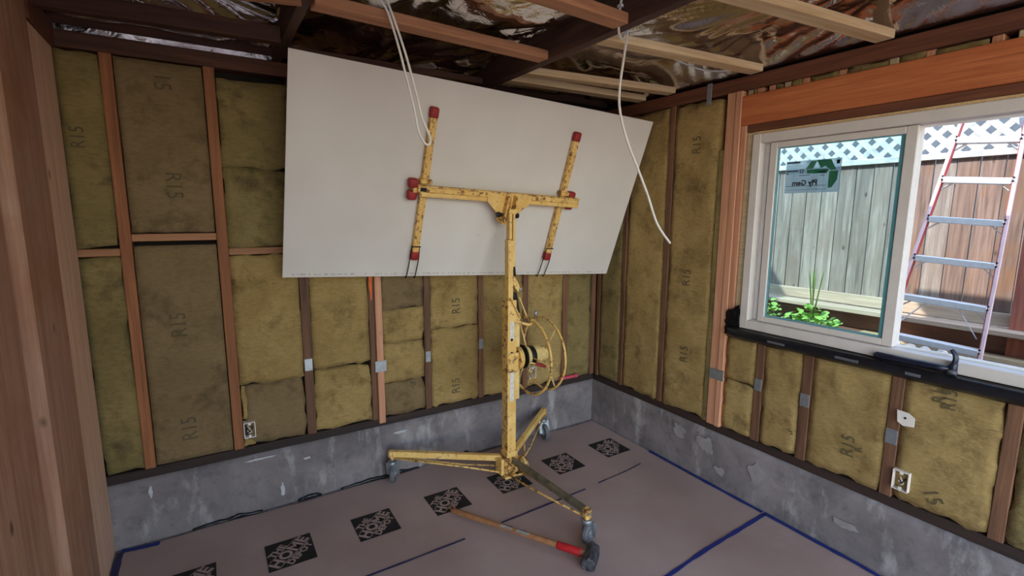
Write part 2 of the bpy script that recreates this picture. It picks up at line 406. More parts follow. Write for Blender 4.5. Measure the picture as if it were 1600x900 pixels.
box('membrane_strip', -3.34, -2.38, 0.012, 0.10, 2.631, 2.659, 'foil', wb, 0.002)
box('sheathing', -3.5, 0.13, 0.105, 0.13, ZC, 3.31, 'sheath', wb, 0)
studs_b = [(-3.165, -3.115, 'orange_stud'), (-2.74, -2.688, 'orange_stud'), (-2.335, -2.282, 'old_stud'), (-1.925, -1.888, 'old_stud'),
           (-1.545, -1.498, 'old_stud'), (-1.12, -1.08, 'old_stud'), (-0.725, -0.68, 'old_stud'), (-0.335, -0.285, 'old_stud'), (-0.035, 0.02, 'old_stud')]
SB = []
for i, (a, b, mt) in enumerate(studs_b):
    SB.append(box('stud', a, b, 0.004, 0.10, ZS, ZP, mt, wb))
pk = box('stud', -1.886, -1.842, -0.012, 0.07, ZC+0.03, ZP-0.01, 'pink_stud', wb); pk['label'] = 'pale pink new stud nailed beside an older one'
mid = (ZS+ZP)/2
nail_plate(SB[2], -0.0495, 0.867-mid); nail_plate(SB[4], -0.0495, 0.80-mid, 0.036); nail_plate(SB[5], -0.0495, 0.835-mid, 0.036)
np_ = nail_plate(pk, -0.0425, 0.79-(ZC+0.03+ZP-0.01)/2, 0.075)
for (a, b, z0, z1) in ((-3.34, -3.166, 1.576, 1.614), (-3.114, -2.741, 1.648, 1.686), (-2.687, -2.336, 1.562, 1.600)):
    box('blocking', a, b, 0.006, 0.10, z0, z1, 'block', wb)
G, Y, GR = 'batt_grey', 'batt_yellow', 'batt_green'
BB = [(-3.335, -3.168, .42, 1.572, GR, 0, ()), (-3.335, -3.168, 1.618, 2.548, GR, 0, (('R15', -3.275, 2.15, .075, 90),)),
      (-3.112, -2.743, .42, 1.625, G, 1, (('R15', -2.949, 1.194, .10, 90), ('R15', -2.946, .60, .10, 90))),
      (-3.112, -2.743, 1.69, 2.548, G, 1, (('15', -2.924, 2.45, .10, -90), ('R15', -2.915, 1.935, .10, -90))),
      (-2.66, -2.338, .425, .788, G, 0, ()), (-2.685, -2.338, .796, 1.558, Y, 0, ()), (-2.685, -2.338, 1.604, 2.036, GR, 0, ()), (-2.685, -2.338, 2.046, 2.50, GR, 0, ()),
      (-2.280, -1.930, .42, .82, Y, 0, ()), (-2.280, -1.930, .828, 1.60, Y, 0, ()), (-2.280, -1.930, 1.604, 2.548, Y, 0, ()),
      (-1.840, -1.548, .42, .650, G, 0, (('15', -1.64, .615, .06, 60),)), (-1.840, -1.548, .656, .925, Y, 0, ()), (-1.840, -1.548, .930, 1.155, Y, 0, ()), (-1.840, -1.548, 1.163, 1.50, G, 0, ()), (-1.840, -1.548, 1.505, 2.548, Y, 0, ()),
      (-1.495, -1.122, .42, .985, Y, 0, (('R15', -1.31, .55, .085, 90),)), (-1.495, -1.122, .989, 2.548, Y, 0, (('R15', -1.301, 1.143, .085, 90),)),
      (-1.078, -.727, .42, 2.548, Y, 0, ()), (-.678, -.337, .42, 2.548, Y, 0, ()), (-.283, -.037, .42, 2.548, GR, 0, ())]
for a0, a1, z0, z1, mt, fl, mk in BB: batt(wb, a0, a1, z0, z1, mt, 'back', bool(fl), 0.012, mk)

# ---- right wall
wr = struct('wall_right', 'open framed right wall with a window, orange header and yellow wool')
curb('concrete_curb', wr, 'right', -7.0, 0.0)
box('sole_plate', 0.012, 0.10, -7.0, 0.0, ZC+0.002, ZS, 'sole_y', wr)
box('top_plate', 0.002, 0.10, -7.0, 0.0, 2.53, 2.61, 'plate_y', wr)
box('header', -0.004, 0.10, -3.10, -1.265, 2.326, 2.496, 'header', wr)
box('header_shim', 0.004, 0.10, -3.05, -1.305, 2.282, 2.325, 'plate_y', wr)
box('trim_strip', 0.012, 0.10, -3.02, -1.34, 2.268, 2.281, 'strip_pale', wr, 0.001)
WIN_Y0, WIN_Y1, WIN_Z0, WIN_Z1 = -2.96, -1.352, 1.105, 2.265
# outer sheathing around the window opening
box('sheathing', 0.102, 0.125, WIN_Y1, 0.13, ZC, 3.31, 'sheath', wr, 0)
box('sheathing', 0.102, 0.125, -7.0, WIN_Y0, ZC, 3.31, 'sheath', wr, 0)
box('sheathing', 0.102, 0.125, WIN_Y0, WIN_Y1, ZC, WIN_Z0-0.01, 'sheath', wr, 0)
box('sheathing', 0.102, 0.125, WIN_Y0, WIN_Y1, WIN_Z1+0.01, 3.31, 'sheath', wr, 0)
SR = []
for (a, b, z1, mt) in ((-0.055, -0.02, 2.53, 'old_stud'), (-0.345, -0.305, 2.53, 'old_stud'), (-0.76, -0.715, 2.53, 'old_stud'),
                       (-1.525, -1.475, 1.03, 'old_stud'), (-1.805, -1.750, 1.03, 'old_stud'), (-2.225, -2.172, 1.03, 'old_stud'), (-2.635, -2.582, 1.03, 'old_stud'), (-3.05, -3.0, 1.03, 'old_stud')):
    o = box('stud', 0.004, 0.10, a, b, ZS, z1, mt, wr); SR.append(o)
k1 = box('king_stud', -0.004, 0.098, -1.222, -1.163, ZS-0.005, 2.53, 'pink_stud', wr)
k2 = box('trimmer_stud', -0.010, 0.098, -1.264, -1.224, ZS-0.005, 2.53, 'pink_stud', wr)
box('trimmer_stud', 0.0, 0.098, -1.302, -1.266, 1.12, 2.324, 'pink_stud', wr)
box('side_shim', 0.012, 0.10, -1.349, -1.304, 1.12, 2.28, 'lumber', wr)
box('rough_sill', 0.004, 0.10, -3.05, -1.266, 1.03, 1.068, 'old_stud', wr)
bt = box('batten', 0.002, 0.06, -1.160, -1.125, ZS, 2.2, 'batt_green', wr); bt['label'] = 'furry olive edge of a wool batt'
def np_r(stud, y, z, w, h=0.075, x=None):
    bm = box_bm(0.002, w, h, 0.0006)
    for (yy, zz) in ((-w*.36, h*.4), (w*.36, h*.4), (-w*.36, -h*.4), (w*.36, -h*.4)): cyl_bm((-0.003, yy, zz), (0, yy, zz), 0.0025, 6, 0, bm)
    c = stud.location
    o = link('nail_plate', finish(bm, 'nail_plate'), 'steel', stud, Matrix.Translation((x if x is not None else -0.0495, y-c.y, z-c.z))); o['label'] = 'grey steel nail plate'; return o
np_r(k2, -1.222, 0.764, 0.105, 0.07, x=-0.0565)
np_r(SR[3], -1.5, 0.775, 0.045); np_r(SR[4], -1.778, 0.769, 0.05); np_r(SR[5], -2.198, 0.725, 0.05)
for k, y in enumerate((-1.30, -1.36, -1.43, -1.52, -1.62, -1.80, -2.02, -2.16, -2.38, -2.46, -2.70, -2.9)):
    box('cripple_stud', 0.02, 0.09, y-0.019, y+0.019, 2.497, 2.529, 'pink_stud' if k % 3 else 'lumber', wr)
for a, b in ((-1.34, -1.32), (-1.50, -1.45), (-1.60, -1.54), (-1.78, -1.64), (-2.0, -1.82), (-2.14, -2.04), (-2.36, -2.18), (-2.68, -2.48)):
    batt(wr, a, b, 2.495, 2.532, GR, 'right', False, 0.02)
BR = [(-0.303, -0.057, .42, 2.525, GR, ()), (-0.713, -0.347, .42, 2.525, Y, ()),
      (-1.123, -0.762, .42, 2.525, Y, (('R15', -.955, 2.25, .085, 90), ('R15', -.935, 1.37, .085, 90), ('R15', -.95, .83, .085, 90))),
      (-1.473, -1.268, .42, .745, Y, ()), (-1.473, -1.268, .752, 1.028, Y, ()),
      (-1.748, -1.527, .42, 1.028, Y, (('5', -1.72, .56, .05, 40),)),
      (-2.170, -1.807, .42, 1.028, Y, (('R15', -2.02, .60, .085, 90), ('R', -2.07, .60, .05, 100))),
      (-2.580, -2.227, .42, 1.028, Y, (('R15', -2.365, 1.0, .07, 90), ('R15', -2.40, .98, .07, 90), ('15', -2.385, .50, .085, -60))),
      (-2.998, -2.637, .42, 1.028, GR, ())]
for a0, a1, z0, z1, mt, mk in BR: batt(wr, a0, a1, z0, z1, mt, 'right', False, 0.012, mk)
# rest of the right wall behind the camera
box('sheathing', 0.02, 0.10, -7.0, -3.06, ZS, 2.53, 'batt_yellow', wr, 0)

# ---- left wall: wide vertical boards
wl = struct('wall_left', 'left wall of tall raw timber boards standing side by side')
XL = -3.328
for i, (y0, y1, xo, z1, mt) in enumerate(((-0.405, -0.004, 0.0, 2.545, 'post_light'), (-0.835, -0.407, 0.006, 2.62, 'post_dark'), (-1.24, -0.865, -0.03, 2.62, 'post_dark'),
                           (-1.70, -1.27, 0.012, 2.62, 'post_dark'), (-2.12, -1.72, 0.0, 2.62, 'post_dark'), (-2.55, -2.14, 0.01, 2.62, 'post_dark'), (-2.98, -2.57, 0.0, 2.62, 'post_dark'),
                           (-3.42, -3.0, 0.01, 2.62, 'post_dark'), (-3.86, -3.44, 0.0, 2.62, 'post_dark'))):
    bm = bmesh.new(); n = 26; rows = []
    for j in range(n+1):
        z = 0.0+z1*j/n; r = []
        wob = 0.006*fbm((i*3.1, z*1.3, 0.2)); wob2 = 0.005*fbm((i*5.3+9, z*1.3, 0.7))
        for (x, y) in ((XL+xo-0.09, y0+wob2), (XL+xo-0.006, y0+wob2), (XL+xo, y0+0.008+wob2), (XL+xo, y1-0.008+wob*(i > 0)), (XL+xo-0.006, y1+wob*(i > 0)), (XL+xo-0.09, y1)):
            r.append(bm.verts.new((x, y, z)))
        rows.append(r)
    for j in range(n):
        for k in range(6): bm.faces.new((rows[j][k], rows[j][(k+1) % 6], rows[j+1][(k+1) % 6], rows[j+1][k]))
    bm.faces.new(rows[0]); bm.faces.new(rows[n])
    link('board', finish(bm, 'board'), mt, wl)
box('gap_stud', XL-0.10, XL-0.045, -0.866, -0.836, 0, 2.6, 'strip_pale', wl); box('gap_stud', XL-0.10, XL-0.05, -1.271, -1.241, 0, 2.6, 'strip_pale', wl)
box('top_plate', XL-0.09, XL+0.012, -0.40, 0.0, 2.548, 2.66, 'plate_y', wl)
box('top_plate', XL-0.09, XL+0.0, -5.5, -0.402, 2.622, 2.68, 'plate_y', wl)
box('sheathing', XL-0.13, XL-0.10, -3.9, 0.12, 0.0, 3.3, 'sheath', wl, 0)

# ------------------------------------------------------------------ ceiling
cl = struct('ceiling', 'open ceiling of dark joists and pale strips under crumpled silver foil')
box('joist', -1.165, -1.115, -5.5, 0.02, 2.612, 2.80, 'joist', cl)
box('joist', -2.405, -2.358, -5.5, 0.02, 2.632, 2.80, 'joist', cl)
def strip(ax, ay, bx, by, wd, mat, z=2.612, h=0.04):
    o = bar('ceiling_strip', (ax, ay, z+h/2), (bx, by, z+h/2), wd, h, mat, cl); return o
# bay between the two joists
strip(-2.357, -0.93, -1.166, -0.85, 0.085, 'strip_red', 2.615, 0.045)
strip(-2.357, -1.53, -1.166, -1.44, 0.085, 'strip_red', 2.615, 0.045)
strip(-2.357, -2.05, -1.166, -1.97, 0.085, 'strip_red', 2.615)
strip(-2.357, -0.13, -1.166, -0.13, 0.06, 'plate_x', 2.640)
strip(-2.357, -2.6, -1.166, -2.5, 0.085, 'strip_red')
# bay to the right wall
strip(-1.114, -0.39, 0.0, -0.45, 0.085, 'strip_pale', 2.612)
strip(-1.114, -0.58, 0.0, -0.72, 0.085, 'strip_pale', 2.612)
strip(-1.114, -1.25, 0.0, -1.34, 0.085, 'strip_pale', 2.612)
strip(-1.114, -1.87, 0.0, -1.98, 0.085, 'strip_pale', 2.612)
strip(-1.114, -2.5, 0.0, -2.6, 0.085, 'strip_pale', 2.612)
# left bay
strip(-3.33, -0.33, -2.406, -0.375, 0.06, 'plate_x', 2.615, 0.075)
strip(-3.33, -0.66, -2.406, -0.95, 0.085, 'strip_red', 2.615)
strip(-3.33, -1.35, -2.406, -1.45, 0.085, 'strip_red', 2.615)
# rafters that carry the roof, above the foil strips
for k, y in enumerate((-0.12, -0.95, -1.75, -2.6, -3.5, -4.4, -5.3)):
    bar('rafter', (-3.35, y, 3.06), (0.0, y, 2.90), 0.04, 0.10, 'joist', cl)
# crumpled foil sheets stapled between the rafters
def foil(x0, x1, y0, y1, seed, z_at, amp=0.055, cell=0.016):
    nx = int((x1-x0)/cell); ny = int((y1-y0)/cell); bm = bmesh.new(); g = []
    for j in range(ny+1):
        row = []
        for i in range(nx+1):
            x = x0+(x1-x0)*i/nx; y = y0+(y1-y0)*j/ny
            p = Vector((x+seed, y, seed*0.3)); wv = 0.35*mnoise.noise(p*1.7)
            a = 0.9*mnoise.noise(p*0.6+Vector((3, 1, 2)))          # fold direction drifts
            ca, sa = math.cos(0.7+a), math.sin(0.7+a)
            f1 = 1-2*abs(mnoise.noise(Vector(((ca*x+sa*y+wv)*5.2+seed, (-sa*x+ca*y)*1.1, 0.5))))
            f2 = 1-2*abs(mnoise.noise(Vector(((ca*x-sa*y+wv)*9.0+seed, (sa*x+ca*y)*2.2, 4.5))))
            z = z_at(x)+amp*(0.6*(f1-0.5)+0.28*(f2-0.5)+0.5*mnoise.noise(p*1.9))
            e = max(0.0, 1+x/0.24); z = z*(1-e*e)+(2.632+0.012*f2)*e*e if x > -0.24 else z      # drapes to the right plate
            e = max(0.0, 1+y/0.30); z = z*(1-e*e)+(2.690+0.014*f1)*e*e if y > -0.30 else z      # and to the back plate
            row.append(bm.verts.new((x, y, max(z, 2.628))))
        g.append(row)
    for j in range(ny):
        for i in range(nx): bm.faces.new((g[j][i], g[j][i+1], g[j+1][i+1], g[j+1][i]))
    me = finish(bm, 'foil_sheet', True); o = link('foil_sheet', me, 'foil', cl); return o
zr = lambda x: 2.735 - 0.015*x
for k, (a, b) in enumerate(((-0.98, 0.0), (-1.78, -0.92), (-2.62, -1.72), (-3.6, -2.58))):
    foil(-1.3, 0.02, a, b, 3.1, zr); foil(-2.5, -1.2, a, b, 40, zr); foil(-3.4, -2.42, a, b, 71, zr)
# edge flap of foil hanging over the back plate
box('roof_deck', -3.6, 0.5, -5.5, 0.3, 3.30, 3.36, 'sheath', cl, 0)
box('eave_soffit', 0.10, 0.5, -5.5, 0.3, 2.98, 3.0, 'sheath', cl, 0)

# ------------------------------------------------------------------ window
wn = struct('window_1', 'white sliding window in the right wall, its sash slid open')
def ywall(name, y0, y1, z0, z1, x0, x1, mat, parent=wn, bev=0.003): return box(name, x0, x1, y0, y1, z0, z1, mat, parent, bev)
FX0, FX1 = -0.006, 0.10
ywall('frame_jamb', -1.402, WIN_Y1, WIN_Z0, WIN_Z1, FX0, FX1, 'vinyl')
ywall('frame_jamb', WIN_Y0, -2.905, WIN_Z0, WIN_Z1, FX0, FX1, 'vinyl')
ywall('frame_head', -2.905, -1.402, 2.212, WIN_Z1, FX0, FX1, 'vinyl')
ywall('frame_sill', -2.905, -1.402, WIN_Z0, 1.160, FX0, FX1, 'vinyl')
ywall('sill_track', -2.905, -1.402, 1.160, 1.172, 0.066, 0.078, 'vinyl_white', wn, 0.001)
ywall('jamb_track', -1.425, -1.402, 1.160, 2.212, 0.055, 0.10, 'vinyl_white', wn, 0.001)
ywall('head_track', -2.905, -1.402, 2.200, 2.212, 0.066, 0.078, 'vinyl_white', wn, 0.001)
# slid sash (inner) and fixed light (outer) share the left half
def sash(name, x0, x1, y0, y1, z0, z1, st, parent):
    s = empty(name, (0, 0, 0), parent)
    ywall('stile', y1-st, y1, z0, z1, x0, x1, 'vinyl', s); ywall('stile', y0, y0+st*1.15, z0, z1, x0, x1, 'vinyl', s)
    ywall('rail', y0+st*1.15, y1-st, z1-st*0.8, z1, x0, x1, 'vinyl', s); ywall('rail', y0+st*1.15, y1-st, z0, z0+st*0.8, x0, x1, 'vinyl', s)
    for (a, b, c, d) in ((y0+st*1.15, y0+st*1.15+0.020, z0+st*0.8, z1-st*0.8), (y1-st-0.008, y1-st, z0+st*0.8, z1-st*0.8), (y0+st*1.15+0.020, y1-st-0.008, z0+st*0.8, z0+st*0.8+0.008), (y0+st*1.15+0.020, y1-st-0.008, z1-st*0.8-0.005, z1-st*0.8)):
        ywall('glazing_seal', a, b, c, d, (x0+x1)/2-0.006, (x0+x1)/2+0.006, 'seal', s, 0.001)
    g = ywall('pane', y0+st*1.15, y1-st, z0+st*0.8, z1-st*0.8, (x0+x1)/2-0.002, (x0+x1)/2+0.002, 'glass', s, 0); return s
sash('sliding_sash', 0.020, 0.052, -2.150, -1.448, 1.162, 2.210, 0.042, wn)
sash('fixed_light', 0.058, 0.090, -2.150, -1.426, 1.162, 2.210, 0.034, wn)
# sticker on the outer pane, read from outside
st = empty('window_sticker', (0.0, 0, 0)); tag(st, 'green and grey manufacturer sticker on the left window pane', 'sticker')
SX = 0.0695
box('sticker_sheet', SX, SX+0.0006, -1.815, -1.523, 1.921, 2.098, 'film', st, 0)
def smark(name, y0, y1, z0, z1, mat='sticker_mark'): return box(name, SX-0.0012, SX-0.0004, y0, y1, z0, z1, mat, st, 0)
smark('printed_bar', -1.60, -1.526, 2.086, 2.094); smark('printed_bar', -1.592, -1.527, 2.040, 2.047); smark('printed_line', -1.745, -1.53, 1.958, 1.9605)
smark('printed_block', -1.806, -1.79, 2.068, 2.088); smark('printed_line', -1.66, -1.60, 2.016, 2.019); smark('printed_line', -1.735, -1.71, 2.011, 2.014)
smark('printed_bar', -1.73, -1.70, 2.026, 2.033); smark('printed_dot', -1.538, -1.530, 2.025, 2.034); smark('printed_line', -1.75, -1.53, 1.938, 1.9395)
for (y, z, s) in ((-1.612, 2.040, 0.010),):
    for (a, b, c, d) in ((y-s, y+s, z+s-0.004, z+s), (y-s, y+s, z-s, z-s+0.004), (y-s, y-s+0.004, z-s, z+s), (y+s-0.004, y+s, z-s, z+s)): smark('printed_frame', a, b, c, d)
def poly_yz(name, pts, mat, x=SX-0.0016, th=0.0006):
    bm = bmesh.new(); A = [bm.verts.new((x, y, z)) for y, z in pts]; B = [bm.verts.new((x+th, y, z)) for y, z in pts]; n = len(pts)
    bm.faces.new(A); bm.faces.new(B[::-1])
    for i in range(n): bm.faces.new((A[i], B[i], B[(i+1) % n], A[(i+1) % n]))
    return link(name, finish(bm, name), mat, st)
poly_yz('green_arrow', [(-1.632, 2.050), (-1.660, 2.092), (-1.692, 2.092), (-1.672, 2.050)], 'film_green')
poly_yz('green_arrow', [(-1.690, 2.094), (-1.762, 2.094), (-1.790, 2.040), (-1.765, 2.036), (-1.735, 2.060), (-1.712, 2.050)], 'film_green')
poly_yz('green_arrow', [(-1.700, 2.046), (-1.640, 2.046), (-1.640, 2.026), (-1.745, 2.022), (-1.755, 2.044)], 'film_green')
poly_yz('green_arrow', [(-1.757, 2.032), (-1.802, 2.032), (-1.800, 1.985), (-1.775, 1.945), (-1.757, 1.945)], 'film_green')
for txt, y, z, sz in (('Ply Gem', -1.632, 1.975, 0.040), ('Built', -1.725, 2.031, 0.013)):
    tm = text_me(txt, sz, 1.0, 1.0, 0.0016, 0.0002)
    mt_ = Matrix.Translation((SX-0.0014, y, z)) @ Matrix(((0, 0, 1, 0), (1, 0, 0, 0), (0, 1, 0, 0), (0, 0, 0, 1)))
    link('printed_lettering', tm, 'sticker_mark', st, mt_)
# black flashing tape wrapped over the rough sill
def flashing():
    bm = bmesh.new(); prof = [(-0.002, 1.030), (-0.010, 1.032), (-0.050, 1.060), (-0.052, 1.090), (-0.046, 1.098), (-0.009, 1.103), (-0.008, 1.10), (-0.005, 1.07), (-0.003, 1.06)]
    n = 60; rows = []
    for i in range(n+1):
        y = -3.06+(3.06-1.30)*i/n; r = []
        for k, (x, z) in enumerate(prof):
            r.append(bm.verts.new((x+0.003*fbm((y*7, k*1.3, 0)), y, z+0.004*fbm((y*6, k*2.1, 4))*(k < 4))))
        rows.append(r)
    m_ = len(prof)
    for i in range(n):
        for k in range(m_): bm.faces.new((rows[i][k], rows[i][(k+1) % m_], rows[i+1][(k+1) % m_], rows[i+1][k]))
    bm.faces.new(rows[0]); bm.faces.new(rows[n]); return finish(bm, 'flashing_tape', True)
fl = link('flashing_tape', flashing(), 'black_tape'); tag(fl, 'black rubbery flashing tape wrapped along the window sill', 'flashing')
def corner_flap():
    bm = bmesh.new(); n = 10; g = []
    for j in range(n+1):
        row = []
        for i in range(9):
            u = i/8; v = j/n; y = -1.355+u*0.095+0.008*fbm((v*4, u*3, 1)); z = 1.05+v*(0.20-0.06*u)+0.008*fbm((u*5, v*5, 7))
            row.append(bm.verts.new((-0.014-0.012*fbm((u*4+3, v*6, 2))-0.01*math.sin(u*3), y, z)))
        g.append(row)
    for j in range(n):
        for i in range(8): bm.faces.new((g[j][i], g[j][i+1], g[j+1][i+1], g[j+1][i]))
    bmesh.ops.solidify(bm, geom=bm.faces[:], thickness=0.003); return finish(bm, 'corner_flap', True)
cf = link('corner_flap', corner_flap(), 'black_tape', fl)
for y, dy in ((-1.62, 0.05), (-1.99, 0.055), (-2.27, 0.03)):
    o = box('sheen_patch', -0.0575, -0.0555, y-dy, y+dy, 1.064, 1.078, 'sheen_grey', fl, 0.0005); o['label'] = 'grey patch painting a reflection on the black tape'  # reflections on the glossy flashing, painted as flat grey patches

# ------------------------------------------------------------------ electrical boxes
def elec_box(loc, rz, label, w=0.062, h=0.095):
    t = empty('outlet_box', loc); t.rotation_euler = (0, 0, rz); tag(t, label, 'outlet box')
    th = 0.005
    bm = bmesh.new()
    for (sx, sz, x, z) in ((w, th, 0, h/2-th/2), (w, th, 0, -h/2+th/2), (th, h-2*th, w/2-th/2, 0), (th, h-2*th, -w/2+th/2, 0)): box_bm(sx, 0.05, sz, 0.001, bm, Matrix.Translation((x, 0.024, z)))
    for z in (h/2-0.011, -h/2+0.011): box_bm(0.014, 0.008, 0.014, 0.001, bm, Matrix.Translation((0, 0.006, z)))
    link('box_shell', finish(bm, 'box_shell'), 'white_plastic', t)
    link('box_back', finish(box_bm(w-0.008, 0.004, h-0.008, 0), 'box_back'), 'box_inside', t, Matrix.Translation((0, 0.044, 0)))
    tube('wire_end', spline([(-0.012, 0.04, 0.02), (-0.002, 0.012, 0.008), (0.010, 0.012, -0.010), (0.0, 0.02, -0.024), (-0.012, 0.016, -0.006)], 5), 0.003, 'cable', t, 6)
    tube('wire_end', spline([(0.012, 0.04, 0.024), (0.014, 0.012, 0.004), (-0.002, 0.010, -0.014), (-0.014, 0.03, -0.02)], 5), 0.0028, 'dark_metal', t, 6)
    return t
elec_box((-2.655, -0.016, 0.528), 0, 'white outlet box at the foot of the back wall beside grey wool batt')
elec_box((-0.642, -0.016, 0.537), 0, 'white outlet box on the back wall behind the lift wheel')
elec_box((-0.016, -2.262, 0.527), R(-90), 'white outlet box low on the right wall below the window', 0.068, 0.10)
def white_patch():
    bm = bmesh.new(); pts = [(-2.216, 0.875), (-2.262, 0.872), (-2.288, 0.852), (-2.288, 0.812), (-2.246, 0.804), (-2.222, 0.818)]
    A = [bm.verts.new((-0.020, y, z)) for y, z in pts]; B = [bm.verts.new((-0.014, y, z)) for y, z in pts]; n = len(pts)
    bm.faces.new(A); bm.faces.new(B[::-1])
    for i in range(n): bm.faces.new((A[i], B[i], B[(i+1) % n], A[(i+1) % n]))
    bmesh.ops.recalc_face_normals(bm, faces=bm.faces)
    return finish(bm, 'plastic_plate')
pp = empty('plastic_plate', (0, 0, 0)); tag(pp, 'white plastic cover plate on the stud below the window', 'plate')
link('plate_body', white_patch(), 'white_plastic', pp); cyl('screw', (-0.023, -2.252, 0.845), (-0.019, -2.252, 0.845), 0.005, 'dark_metal', pp, 8)
# pink tube lying on the sole plate
pt = empty('pink_tube', (0, 0, 0)); tag(pt, 'pink plastic tube lying on the ledge near the room corner', 'tube')
cyl('tube_body', (-0.37, -0.010, 0.437), (-0.21, -0.014, 0.437), 0.0145, 'pink_paint', pt, 14, 0.003); cyl('tube_cap', (-0.21, -0.014, 0.437), (-0.185, -0.0145, 0.437), 0.0165, 'pink_paint', pt, 14, 0.003)

# wool tuft beside the outlet box, orange paint smear, scuffs on the curb, strap on the plate
batt(wb, -2.686, -2.656, 0.585, 0.79, Y, 'back', False, 0.016); batt(wb, -2.684, -2.630, 0.425, 0.475, Y, 'back', False, 0.012)
def blob(name, plane, a, z, ra, rz, mat, parent, seed, off=-0.012):
    bm = bmesh.new(); n = 18; A = []; B = []
    for k in range(n):
        t = 2*math.pi*k/n; r = 1+0.55*fbm((math.cos(t)*1.6+seed, math.sin(t)*1.6, seed))
        aa, zz = a+ra*r*math.cos(t), z+rz*r*math.sin(t)
        for L_, d in ((A, off), (B, off+0.002)): L_.append(bm.verts.new((aa, d, zz) if plane == 'back' else (d, aa, zz)))
    bm.faces.new(A); bm.faces.new(B[::-1])
    for k in range(n): bm.faces.new((A[k], B[k], B[(k+1) % n], A[(k+1) % n]))
    return link(name, finish(bm, name), mat, parent)
o = blob('paint_smear', 'back', -1.908, 1.36, 0.012, 0.10, plain('orange_paint', (226, 104, 40), 0.7), wb, 3.0, 0.001); o['label'] = 'orange paint smear on a stud'
pw = plain('pale_scuff', (184, 182, 184), 0.9)
for k, (a, z, ra, rz) in enumerate(((-3.15, 0.285, 0.010, 0.028), (-2.50, 0.10, 0.014, 0.04), (-2.35, 0.27, 0.018, 0.008), (-2.62, 0.335, 0.09, 0.006), (-1.75, 0.30, 0.05, 0.010))):
    o = blob('plaster_scuff', 'back', a, z, ra, rz, pw, wb, 5.0+k*2.3); o['label'] = 'pale plaster scuff on the curb'
for k, (a, z, ra, rz) in enumerate(((-0.95, 0.27, 0.05, 0.05), (-1.18, 0.25, 0.06, 0.06), (-1.55, 0.22, 0.05, 0.07), (-1.30, 0.12, 0.035, 0.03), (-2.05, 0.17, 0.06, 0.02))):
    o = blob('plaster_scuff', 'right', a, z, ra, rz, plain('pale_patch', (148, 141, 140), 0.9), wr, 15.0+k*2.3); o['label'] = 'pale plaster patch on the curb'
sp = box('metal_strap', -0.003, 0.0, -1.045, -1.01, 2.49, 2.618, 'steel', wr, 0.0008); sp['label'] = 'grey metal strap over the top plate'
def torn_strip(x0, x1, h, seed, label):
    bm = bmesh.new(); n = 24; rows = []
    for i in range(n+1):
        x = x0+(x1-x0)*i/n; hh = h*(0.55+0.5*fbm((x*14+seed, 0, 0)))*min(1, 4*min(i, n-i)/n+0.15)
        rows.append([bm.verts.new((x, -0.030-0.006*fbm((x*9, seed, 1)), 0.005)), bm.verts.new((x, -0.016-0.003*fbm((x*20, seed, 5)), 0.005+max(0.004, hh))), bm.verts.new((x, -0.013-0.003*fbm((x*20, seed, 5)), 0.005+max(0.004, hh))), bm.verts.new((x, -0.014, 0.005))])
    for i in range(n):
        for k in range(4): bm.faces.new((rows[i][k], rows[i][(k+1) % 4], rows[i+1][(k+1) % 4], rows[i+1][k]))
    bm.faces.new(rows[0]); bm.faces.new(rows[-1][::-1])
    o = link('plastic_strip', finish(bm, 'plastic_strip', True), 'black_tape'); tag(o, label, 'plastic strip', 'torn plastic along the back curb'); return o
torn_strip(-2.98, -2.62, 0.022, 1, 'torn black plastic strip at the curb foot nearest the left boards')
torn_strip(-2.42, -2.28, 0.032, 5, 'short torn black plastic scrap at the curb foot left of the caster')
torn_strip(-2.16, -1.62, 0.020, 9, 'long torn black plastic strip at the curb foot behind the left caster')
torn_strip(-1.36, -1.20, 0.036, 14, 'torn black plastic scrap at the curb foot behind the lift mast')
# ------------------------------------------------------------------ floor paper, printed logos, tape
def paper(name, xs, y_top, y_bot, seed, label, z=0.0):
    nx = 90; ny = 30; bm = bmesh.new(); g = []
    for j in range(ny+1):
        row = []
        for i in range(nx+1):
            x = xs[0]+(xs[1]-xs[0])*i/nx; yt = y_top(x); yb = y_bot(x); y = yt+(yb-yt)*j/ny
            h = 0.0018+0.0012*fbm((x*1.7+seed, y*2.3, 0))
            row.append(bm.verts.new((x, y, z+max(0.0002, h))))
        g.append(row)
    for j in range(ny):
        for i in range(nx): bm.faces.new((g[j][i], g[j+1][i], g[j+1][i+1], g[j][i+1]))
    me = finish(bm, name, True)
    for p in me.polygons:
        if p.normal.z < 0: p.flip()
    o = link(name, me, 'paper'); tag(o, label, 'floor paper'); return o
seam1 = lambda x: -0.86-0.035*math.sin((x+0.4)*2.2)*(1 if x < -0.5 else 0.6)+max(0, x+0.75)*0.12
seam2 = lambda x: -1.635-0.03*abs(x)
p1 = paper('floor_paper', (-3.30, -0.02), lambda x: -0.035-0.03*fbm((x*2.3, 0, 5)) , lambda x: seam1(x)-0.02, 1, 'brown floor paper strip printed with black diamond logos along back wall', 0.0006)
p2 = paper('floor_paper', (-3.31, -0.012), seam1, lambda x: seam2(x)-0.02, 9, 'plain brown floor paper strip in the middle of the floor', -0.0012)
p3 = paper('floor_paper', (-3.31, -0.012), seam2, lambda x: -6.5, 17, 'plain brown floor paper strip nearest the camera at lower right', -0.0012)
